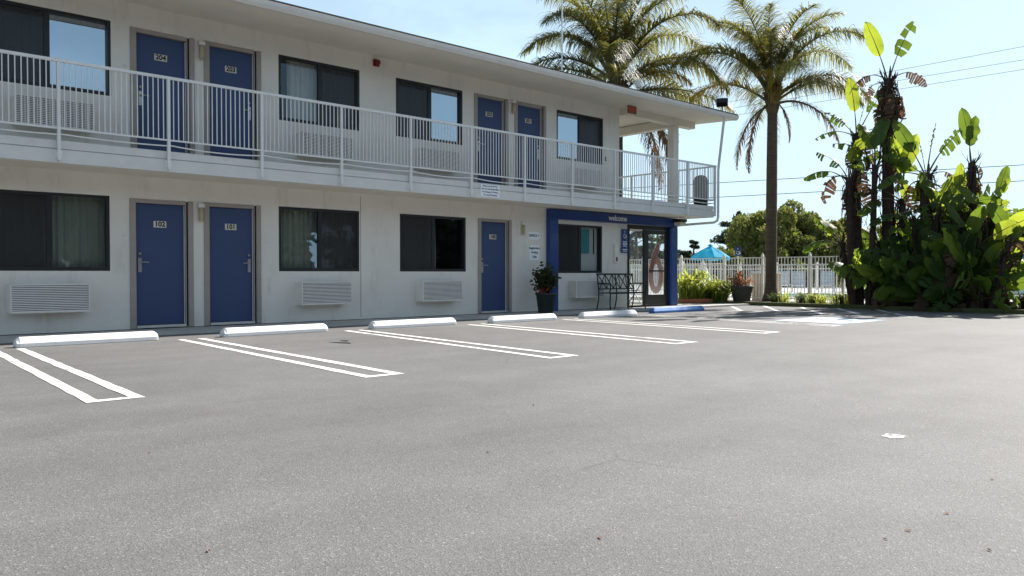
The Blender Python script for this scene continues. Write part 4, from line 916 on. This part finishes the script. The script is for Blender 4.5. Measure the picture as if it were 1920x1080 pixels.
for i, (x0, x1, yc, X, lv, lab) in enumerate((
    (1712, 1714, 408, 22.6, [('y', 1, 0, -4, .8), ('k', 5, 180, 45, .8), ('z', 2, 180, 12, .7), ('t', 5, 0, 55, .8)], 'short bird of paradise head beside the bright backlit leaf'),
    (1752, 1757, 402, 22.5, [('g', 1, 180, 2, .85), ('y', 4, 0, 8, .8), ('k', 5, 0, 50, .8), ('t', 5, 180, 50, .8)], 'bird of paradise head with one round dark leaf below the spear leaf'),
    (1780, 1783, 410, 23.2, [('y', 0, 0, 10, .8), ('k', 3, 180, 30, .8), ('g', 4, 90, 20, .8), ('d', 0, 0, 60, .8)], 'bird of paradise head behind the torn orange leaf'),
    (1835, 1842, 405, 22.6, [('y', 3, 180, 4, .75), ('z', 1, 0, 15, .8), ('k', 5, 0, 50, .8), ('t', 4, 180, 40, .8)], 'bird of paradise head between the high leaf and the cupped leaf'),
    (1640, 1650, 452, 23.2, [('y', 1, 0, 5, .7), ('z', 3, 180, 25, .7), ('k', 5, 0, 45, .7), ('t', 5, 180, 60, .7)], 'low bird of paradise head between the tall trunks'),
    (1598, 1580, 455, 22.6, [('g', 1, 180, 25, .75), ('y', 3, 180, 10, .7), ('k', 5, 180, 50, .8), ('z', 0, 180, 35, .6)], 'low bird of paradise head leaning over the fence end'))):
    bop(x0, 578, x1, yc, X, lv, lab, .07, .06, 50, 300+i)
rr = random.Random(77)
for i in range(52):
    px0 = 1640+212*((i*0.618) % 1)**.8+rr.uniform(-6, 6); hgt = (rr.uniform(425, 530) if px0 > 1735 else rr.uniform(490, 552)) if i % 3 else rr.uniform(530, 562)
    X = rr.uniform(22.35, 24.0) if i % 3 else rr.uniform(22.25, 22.7)
    lv = []
    for k in range(rr.randint(8, 12)):
        lv.append((rr.choice('gkkttzyy' if k < 4 else 'gkktgdh'), None, rr.choice((0, 180))+rr.uniform(-70, 70), rr.uniform(0, 75 if px0 > 1680 else 40), rr.uniform(.68, 1.05)*(1 if px0 > 1680 else .88)*(1 if i % 3 else 1.05)))
    lv = [(a, rr.randrange(len([q for q in BL if q[0] == a])), s, l, c_) for a, _, s, l, c_ in lv]
    bop(px0, 578, px0+rr.uniform(-8, 8), hgt, X, lv, 'low dense bird of paradise shoot filling the shaded clump', .055, .045, 25, 100+i, 'low shoots of the bird of paradise clump')
bop(1858, 578, 1893, 452, 22.2, [('g', 5, 0, 25, .8), ('d', 0, 0, 55, .9), ('k', 3, 0, 15, .75), ('t', 5, 0, 60, .8), ('g', 4, 180, 5, .7), ('h', 1, 0, 80, .8), ('d', 1, 90, 50, .8)], 'outward leaning bird of paradise stem with a browned leaf over the crooked tree', .08, .06, 40, 11)

# ================================================================== FENCE AND POOL
FX = 24.62
def picket_fence(label, X, y0, y1, z, h, pitch, posts, single=True):
    t = T(empty('pool_fence', (X, y0, z)), label, 'fence')
    r = MB()
    for zz in (h-.04, h-.30, .12): r.box(X-.014, X+.014, y0, y1, z+zz-.018, z+zz+.018)
    r.build('rail', FENCEM, t)
    pm = MB().box(-.009, .009, -.009, .009, z+.05, z+h-.059).mesh('picket', FENCEM)
    n = int((y1-y0)/pitch); ys = [y0+i*(y1-y0)/n for i in range(1, n)]
    if single: shared('picket', pm, t, [(X, y, 0) for y in ys if all(abs(y-p) > .05 for p in posts)])
    else:
        b = MB(); [b.box(X-.009, X+.009, y-.009, y+.009, z+.05, z+h-.059) for y in ys]; o = b.build('picket', FENCEM, t); stuff(o)
    pp = MB().box(-.04, .04, -.04, .04, z, z+h+.02).lathe([(.045, h+.021), (.05, h+.035), (.03, h+.06), (.035, h+.08), (.02, h+.105), (0, h+.11)], (0, 0, z), 10).mesh('post', FENCEM)
    shared('post', pp, t, [(X+.0, y, 0) for y in posts]); return t
picket_fence('cream metal picket pool fence with ball-capped posts behind the palm', FX, 9.9, 21.6, .03, 1.53, .118, [9.9, 11.45, 12.56, 14.26, 15.77, 17.6, 19.4, 21.6])
picket_fence('cream picket fence on the far side of the pool', 44.0, 12, 42, .0, 1.55, .16, [12+2.5*i for i in range(13)], False)
picket_fence('cream picket fence closing the pool yard behind the motel', 34.0, 21.8, 44, .0, 1.5, .16, [21.8+2.4*i for i in range(10)], False)
t = T(empty('utility_cabinet', (25.35, 14.55, .02)), 'tan utility cabinet standing behind the pool fence', 'cabinet')
MB().box(25.1, 25.7, 14.15, 14.95, .02, .95).build('body', TAN, t, bevel=.01); MB().box(25.06, 25.74, 14.10, 15.0, .951, .99).build('lid', TAN, t, bevel=.01)
sp = onX(1384, 470, 25.0); t = T(empty('parking_sign', (25.0, sp.y, .02)), 'small blue accessible parking sign on a post behind the fence', 'sign')
MB().tube([(25.0, sp.y, .02), (25.0, sp.y, 1.6)], .025, 8).build('post', ALU, t)
n = Vector((-.84, -.54, 0)); a = Vector((.54, -.84, 0))
def plate(b, c, w, h, th=.006):
    c = Vector(c); vs = [c+a*i*w/2+Vector((0, 0, j*h/2))+n*k*th/2 for k in (1, -1) for i, j in ((-1, -1), (1, -1), (1, 1), (-1, 1))]
    b.add(vs, [(0, 1, 2, 3), (7, 6, 5, 4), (0, 4, 5, 1), (1, 5, 6, 2), (2, 6, 7, 3), (3, 7, 4, 0)])
cpl = Vector((25.0, sp.y, 1.76))+n*.03; b = MB(); plate(b, cpl, .22, .32); b.build('plate', SIGNB, t, bevel=.02)
b = MB(); wheelchair(b, 0, 0, .24, 0); M_ = Matrix.Translation(cpl+n*.006) @ Matrix((( a.x, -n.x, 0, 0), (a.y, -n.y, 0, 0), (0, 0, 1, 0), (0, 0, 0, 1)))
b.v = [tuple(M_ @ Vector(v_)) for v_ in b.v]; b.build('symbol', WHITEP, t)
def umbrella(c, zt, zr, rad, label, m=UMB, g=None):
    t = T(empty('pool_umbrella', (c[0], c[1], .0)), label, 'umbrella', g)
    N = 8; b = MB(); vs = [(c[0], c[1], zt)]
    for k, (f_, z) in enumerate(((.5, zt-(zt-zr)*.42), (1.0, zr))):
        for j in range(N*2):
            an = pi*j/N; q = rad*f_*(1 if j % 2 == 0 else .945); vs.append((c[0]+q*cos(an), c[1]+q*sin(an), z-(.03 if j % 2 else 0)))
    fs = [(0, 1+j, 1+(j+1) % 16) for j in range(16)]+[(1+j, 17+j, 17+(j+1) % 16, 1+(j+1) % 16) for j in range(16)]
    b.add(vs, fs)
    v0 = len(b.v); b.add([(x, y, z-.14) for x, y, z in vs[17:]]+vs[17:], [(j, (j+1) % 16, 16+(j+1) % 16, 16+j) for j in range(16)])
    b.build('canopy', m, t); MB().tube([(c[0], c[1], .02), (c[0], c[1], zt+.08)], .025, 8).build('pole', ALU, t); MB().lathe([(.28, 0), (.28, .06), (.05, .09)], (c[0], c[1], .02), 16).build('base', CONC, t)
    MB().lathe([(.16, .0), (.05, .09), (0, .1)], (c[0], c[1], zt-.02), 8).build('vent', m, t)
u = atD(1332, 463, 41); umbrella((u.x, u.y), 2.42, 1.82, 1.02, 'bright blue pool umbrella beyond the strap-leaved clump')
u = atD(1888, 470, 38); umbrella((u.x, u.y), 2.35, 1.85, 1.2, 'bright blue pool umbrella behind the crooked tree')
u = atD(1640, 455, 42); umbrella((u.x, u.y), 2.75, 2.1, 1.2, 'bright blue pool umbrella screened by the bird of paradise trunks')
u = atD(1318, 490, 33); t = T(empty('closed_umbrella', (u.x, u.y, .02)), 'folded white umbrella standing at the pool edge', 'umbrella')
MB().lathe([(.34, .55), (.30, .8), (.20, 1.1), (.10, 1.35), (.03, 1.52), (.0, 1.55)], (u.x, u.y, 0), 12).build('canopy', UMBW, t); MB().tube([(u.x, u.y, .02), (u.x, u.y, 1.6)], .022, 8).build('pole', ALU, t)
def lounger(c, rz, label, i=0):
    t = T(empty('sun_lounger', c), label, 'lounger', 'white loungers by the pool'); t.rotation_euler.z = rz
    b = MB()
    for k in range(12): b.box(-.32, .32, -.9+k*.1, -.9+k*.1+.07, .30, .32)
    obj('seat', b.mesh('seat', LOUNGE), t); b = MB()
    for k in range(10): z = .34+k*.075; y = .32+k*.035; b.add([(-.32, y, z), (.32, y, z), (.32, y+.025, z+.055), (-.32, y+.025, z+.055), (-.32, y+.02, z), (.32, y+.02, z), (.32, y+.045, z+.055), (-.32, y+.045, z+.055)], [(0, 1, 2, 3), (7, 6, 5, 4), (0, 4, 5, 1), (3, 2, 6, 7), (0, 3, 7, 4), (1, 5, 6, 2)])
    b.bar((-.33, .32, .32), (-.33, .7, 1.1), .03, .03); b.bar((.33, .32, .32), (.33, .7, 1.1), .03, .03); obj('backrest', b.mesh('backrest', LOUNGE), t)
    for x in (-.30, .30):
        for y in (-.8, .35): obj('leg', MB().box(x-.02, x+.02, y-.02, y+.02, 0, .299).mesh('leg', LOUNGE), t)
for i, (x, dd) in enumerate(((1497, 41.5), (1552, 41.5), (1420, 43), (1466, 43))):
    c = atD(x, 560, dd); c.z = .02; lounger(c, R(-62), 'white slatted sun lounger with raised back across the pool')

# ================================================================== BACKGROUND TREES, WALL, WIRES
def tree(name, c, h, clumps, n, size, m, label, seed, droop=.5, trunk=.3, bark=BARK, group=None, limbs=6):
    t = T(empty(name, c), label, 'tree', group); r = np.random.default_rng(seed); rr = random.Random(seed)
    b = MB(); ft = Vector((0, 0, h*.35)); b.tube([(0, 0, 0), (.1, 0, h*.18), tuple(ft)], [trunk, trunk*.8, trunk*.65], 10)
    for i in range(limbs):
        q = clumps[rr.randrange(len(clumps))]; e = Vector(q[0]); md = (ft+e)/2+Vector((0, 0, -.3)); b.tube([ft-Vector((0, 0, .1)), md, e], [trunk*.5, trunk*.3, trunk*.08], 7)
    obj('trunk', b.mesh('trunk', bark, True), t)
    P = [clump_points(int(n*w), cc, rad, r, .45) for cc, rad, w in clumps]; P = np.concatenate(P)
    obj('crown', cloudmesh('crown', P, size, m, seed=seed, droop=droop, aspect=2.4), t); return t
def dome(W_, H_, n, seed, base=.25, sub=.22):
    r = np.random.default_rng(seed); out = []
    for i in range(n):
        d = r.normal(size=3); d[2] = abs(d[2])*.9+(-.25 if r.random() < .35 else 0); d /= np.linalg.norm(d); q = r.uniform(.55, .95)
        c = (d[0]*W_*q, d[1]*W_*q, base*H_+max(d[2], -.12)*H_*(1-base)*q); s = r.uniform(.6, 1.3)*sub
        out.append((c, (W_*s*1.1, W_*s*1.1, H_*s*.9), 1/n))
    return out
def at_ground(x, dep, z=0): p = atD(x, 513, dep); p.z = z; return p
tree('pepper_tree', at_ground(1472, 58), 6.2, dome(4.7, 5.9, 110, 11, .22, .18), 70000, .30, PEPPER, 'broad drooping green tree rising behind the pool yard', 11, .9)
tree('pepper_tree', at_ground(1560, 66), 5.5, dome(4.2, 5.2, 60, 12, .2, .2), 26000, .32, PEPPER, 'drooping green tree half hidden behind the bird of paradise', 12, .9)
tree('shrub_tree', at_ground(1352, 52), 2.9, dome(1.4, 2.9, 40, 13, .2, .25), 12000, .2, PEPPER, 'small light green tree behind the blue umbrella', 13, .6, .12)
def conifer(name, c, h, w, label, seed, group=None):
    t = T(empty(name, c), label, 'tree', group); r = np.random.default_rng(seed); b = MB().tube([(0, 0, 0), (.1, 0, h*.5), (0, 0, h)], [.25, .18, .04], 8); P = []
    for i in range(26):
        z = h*r.uniform(.35, 1); a = r.uniform(0, 6.28); l = w*r.uniform(.4, 1)*(1.1-z/h*.5); e = np.array([cos(a)*l, sin(a)*l, z+r.uniform(-.1, .35)*l]); b.tube([(0, 0, z-.2), tuple(e)], [.05, .015], 5)
        P.append(clump_points(240, e*[.8, .8, 1], (l*.45, l*.45, h*.045), r, .1))
    obj('trunk', b.mesh('trunk', BARK), t); obj('crown', cloudmesh('crown', np.concatenate(P), .26, DARKT, seed=seed, aspect=3), t)
for i, (x, dep, h, w) in enumerate(((1300, 85, 4.2, 2.0), (1192, 75, 6.0, 2.3), (1232, 80, 6.3, 2.6), (1375, 70, 6.2, 2.4), (1215, 90, 4.5, 2.5))):
    conifer('cypress_tree', at_ground(x, dep), h, w, ('dark layered conifer seen through the entrance glass' if i in (1, 2, 4) else 'dark layered conifer left of the blue umbrella' if i == 0 else 'dark conifer peeking over the drooping tree'), 30+i, 'conifers seen through the entrance' if i in (1, 2, 4) else None)
for i, (x, dep, W_, H_) in enumerate(((1280, 95, 3.5, 4.0), (1200, 95, 4, 3.6), (1680, 70, 5, 5.2), (1760, 66, 5, 4.6), (1850, 62, 5, 4.4), (1930, 60, 5, 4.0), (2010, 55, 5, 5))):
    tree('background_tree', at_ground(x, dep), H_, dome(W_, H_, 40, 60+i, .2, .25), 9000, .26, DARKT if i < 2 else PEPPER, 'rounded far tree behind the pool yard', 60+i, .5, .2, group='rounded far trees', limbs=3)
wl0 = at_ground(1690, 44); wl1 = at_ground(2050, 34)
d = (wl1-wl0).normalized(); nn = Vector((-d.y, d.x, 0)); b = MB()
vs = [wl0-nn*.08, wl1-nn*.08, wl1+nn*.08, wl0+nn*.08]; b.add([tuple(p) for p in vs]+[(p.x, p.y, 1.62) for p in vs], [(0, 3, 2, 1), (4, 5, 6, 7), (0, 1, 5, 4), (1, 2, 6, 5), (2, 3, 7, 6), (3, 0, 4, 7)])
gw = T(b.build('garden_wall', STUCCO, None), 'pale plain garden wall behind the crooked tree', 'wall')
vs = [wl0-nn*.11, wl1-nn*.11, wl1+nn*.11, wl0+nn*.11]; MB().add([(p.x, p.y, 1.621) for p in vs]+[(p.x, p.y, 1.68) for p in vs], [(0, 3, 2, 1), (4, 5, 6, 7), (0, 1, 5, 4), (1, 2, 6, 5), (2, 3, 7, 6), (3, 0, 4, 7)]).build('coping', CONC, gw)
# crooked tree at the right edge
cb = onX(1880, 556, 25.2); cb.z = .02; t = T(empty('crooked_tree', cb), 'small crooked tree with bare pale trunk beside the bird of paradise clump', 'tree')
def iw(x, y): return onX(x, y, 25.2)-cb
b = MB(); b.tube([(0, 0, 0), iw(1884, 545), iw(1890, 520), iw(1896, 508)], [.17, .15, .14, .12], 10)
P = []; r = np.random.default_rng(5)
for q in ([(1892, 512), (1885, 495), (1890, 470), (1880, 440), (1872, 420)], [(1894, 510), (1902, 495), (1915, 480), (1930, 455), (1945, 430)], [(1890, 512), (1898, 490), (1899, 465), (1906, 440), (1915, 415)], [(1885, 505), (1878, 500), (1872, 505)], [(1896, 505), (1910, 498), (1930, 490), (1960, 470)]):
    pts = [iw(*p)+Vector((r.uniform(-.3, .3), 0, 0))*(k > 1) for k, p in enumerate(q)]; b.tube(pts, [.09*(1-.8*k/(len(pts)-1)) for k in range(len(pts))], 7)
    for k in range(1, len(pts)):
        for j in range(3):
            e = pts[k]+Vector(r.normal(size=3)*[.25, .3, .25])+Vector((0, 0, .15)); b.tube([pts[k], e], [.018, .006], 5)
            if k > 1: P.append(clump_points(90, e, (.22, .22, .16), r, 0))
obj('trunk', b.mesh('trunk', PALEB, True), t); obj('crown', cloudmesh('crown', np.concatenate(P), .10, DARKT, seed=3, aspect=2), t)
# overhead wires between poles
def pole(c, h, label):
    t = T(empty('utility_pole', c), label, 'utility pole', 'poles of the overhead line'); obj('pole', MB().tube([(0, 0, 0), (0, 0, h)], [.16, .11], 10).mesh('pole', BARK), t); obj('crossarm', MB().box(-.06, .06, -1.2, 1.2, h-.7, h-.55).mesh('crossarm', BARK), t)
PA = at_ground(1000, 78); PB = at_ground(2250, 60); pole(PA, 13.5, 'wooden utility pole carrying the overhead line'); pole(PB, 13.5, 'wooden utility pole carrying the overhead line')
wires = (((1343, 343), (1920, 309), 'lower'), ((1343, 370), (1920, 339), 'lowest'), ((1480, 170), (1920, 87), 'high'), ((1480, 185), (1920, 112), 'high'), ((1480, 200), (1920, 130), 'high'))
lp = PB-PA
def online(x, y):    # a point of the vertical plane through both poles
    dr = ray(x, y); nrm = Vector((-lp.y, lp.x, 0)); o = Vector((0, 0, EYE)); k = (PA-o).dot(nrm)/dr.dot(nrm); return o+dr*k
for (a0, a1, k) in wires:
    A, Bp = online(*a0), online(*a1); dv = (Bp-A)/((Bp-A).xy.length)
    sA = -((A-PA).xy.length); sB = (PB-A).xy.length; pts = []
    for i in range(21): s_ = sA+(sB-sA)*i/20; p = A+dv*s_; pts.append(tuple(p))
    T(MB().tube(pts, .028 if k.startswith('low') else .016, 5).build('overhead_wire', WIREM), 'dark overhead wire crossing the sky behind the palms' if k.startswith('low') else 'faint thin wire high across the sky', 'wire', 'lower overhead wires' if k.startswith('low') else 'high thin overhead wires')
# belt of trees across the lot behind the photographer, mirrored in the panes, heightened to block low sky
r = np.random.default_rng(99); P = []
for i in range(70):
    x = -60+i*2.6+r.uniform(-1, 1); h = r.uniform(8, 13); y = -30+r.uniform(-4, 3)
    for k in range(14): P.append(clump_points(110, (x+r.normal()*1.2, y+r.normal()*1.2, h*r.uniform(.06, .9)), (1.7, 1.7, 1.3), r, .2))
o = bpy.data.objects.new('tree_belt', cloudmesh('tree_belt', np.concatenate(P), .9, DARKT, seed=4, aspect=1.6)); C.objects.link(o); stuff(o); T(o, 'unseen belt of dark trees across the lot, mirrored in the panes and heightened to block low sky', 'trees')
# dry leaves on the asphalt
lm = MB().add([(-.03, 0, .004), (-.01, .012, .012), (.03, .003, .006), (.012, -.012, .014), (0, 0, .004)], [(0, 4, 1), (1, 4, 2), (2, 4, 3), (3, 4, 0)]).mesh('fallen_leaf', DEADLEAF)
for x, y in ((1775, 964), (1702, 996), (1660, 1012), (1855, 1033), (1125, 1009), (391, 1034), (914, 849), (377, 770), (486, 635), (1490, 642), (280, 850), (1000, 760), (1860, 900)):
    p = onZ(x, y, .0); T(obj('fallen_leaf', lm, None, (p.x, p.y, .001), (0, 0, random.uniform(0, 6.28)), random.uniform(.35, .55)), 'dry curled leaf lying on the asphalt', 'leaf', 'dry leaves on the asphalt')
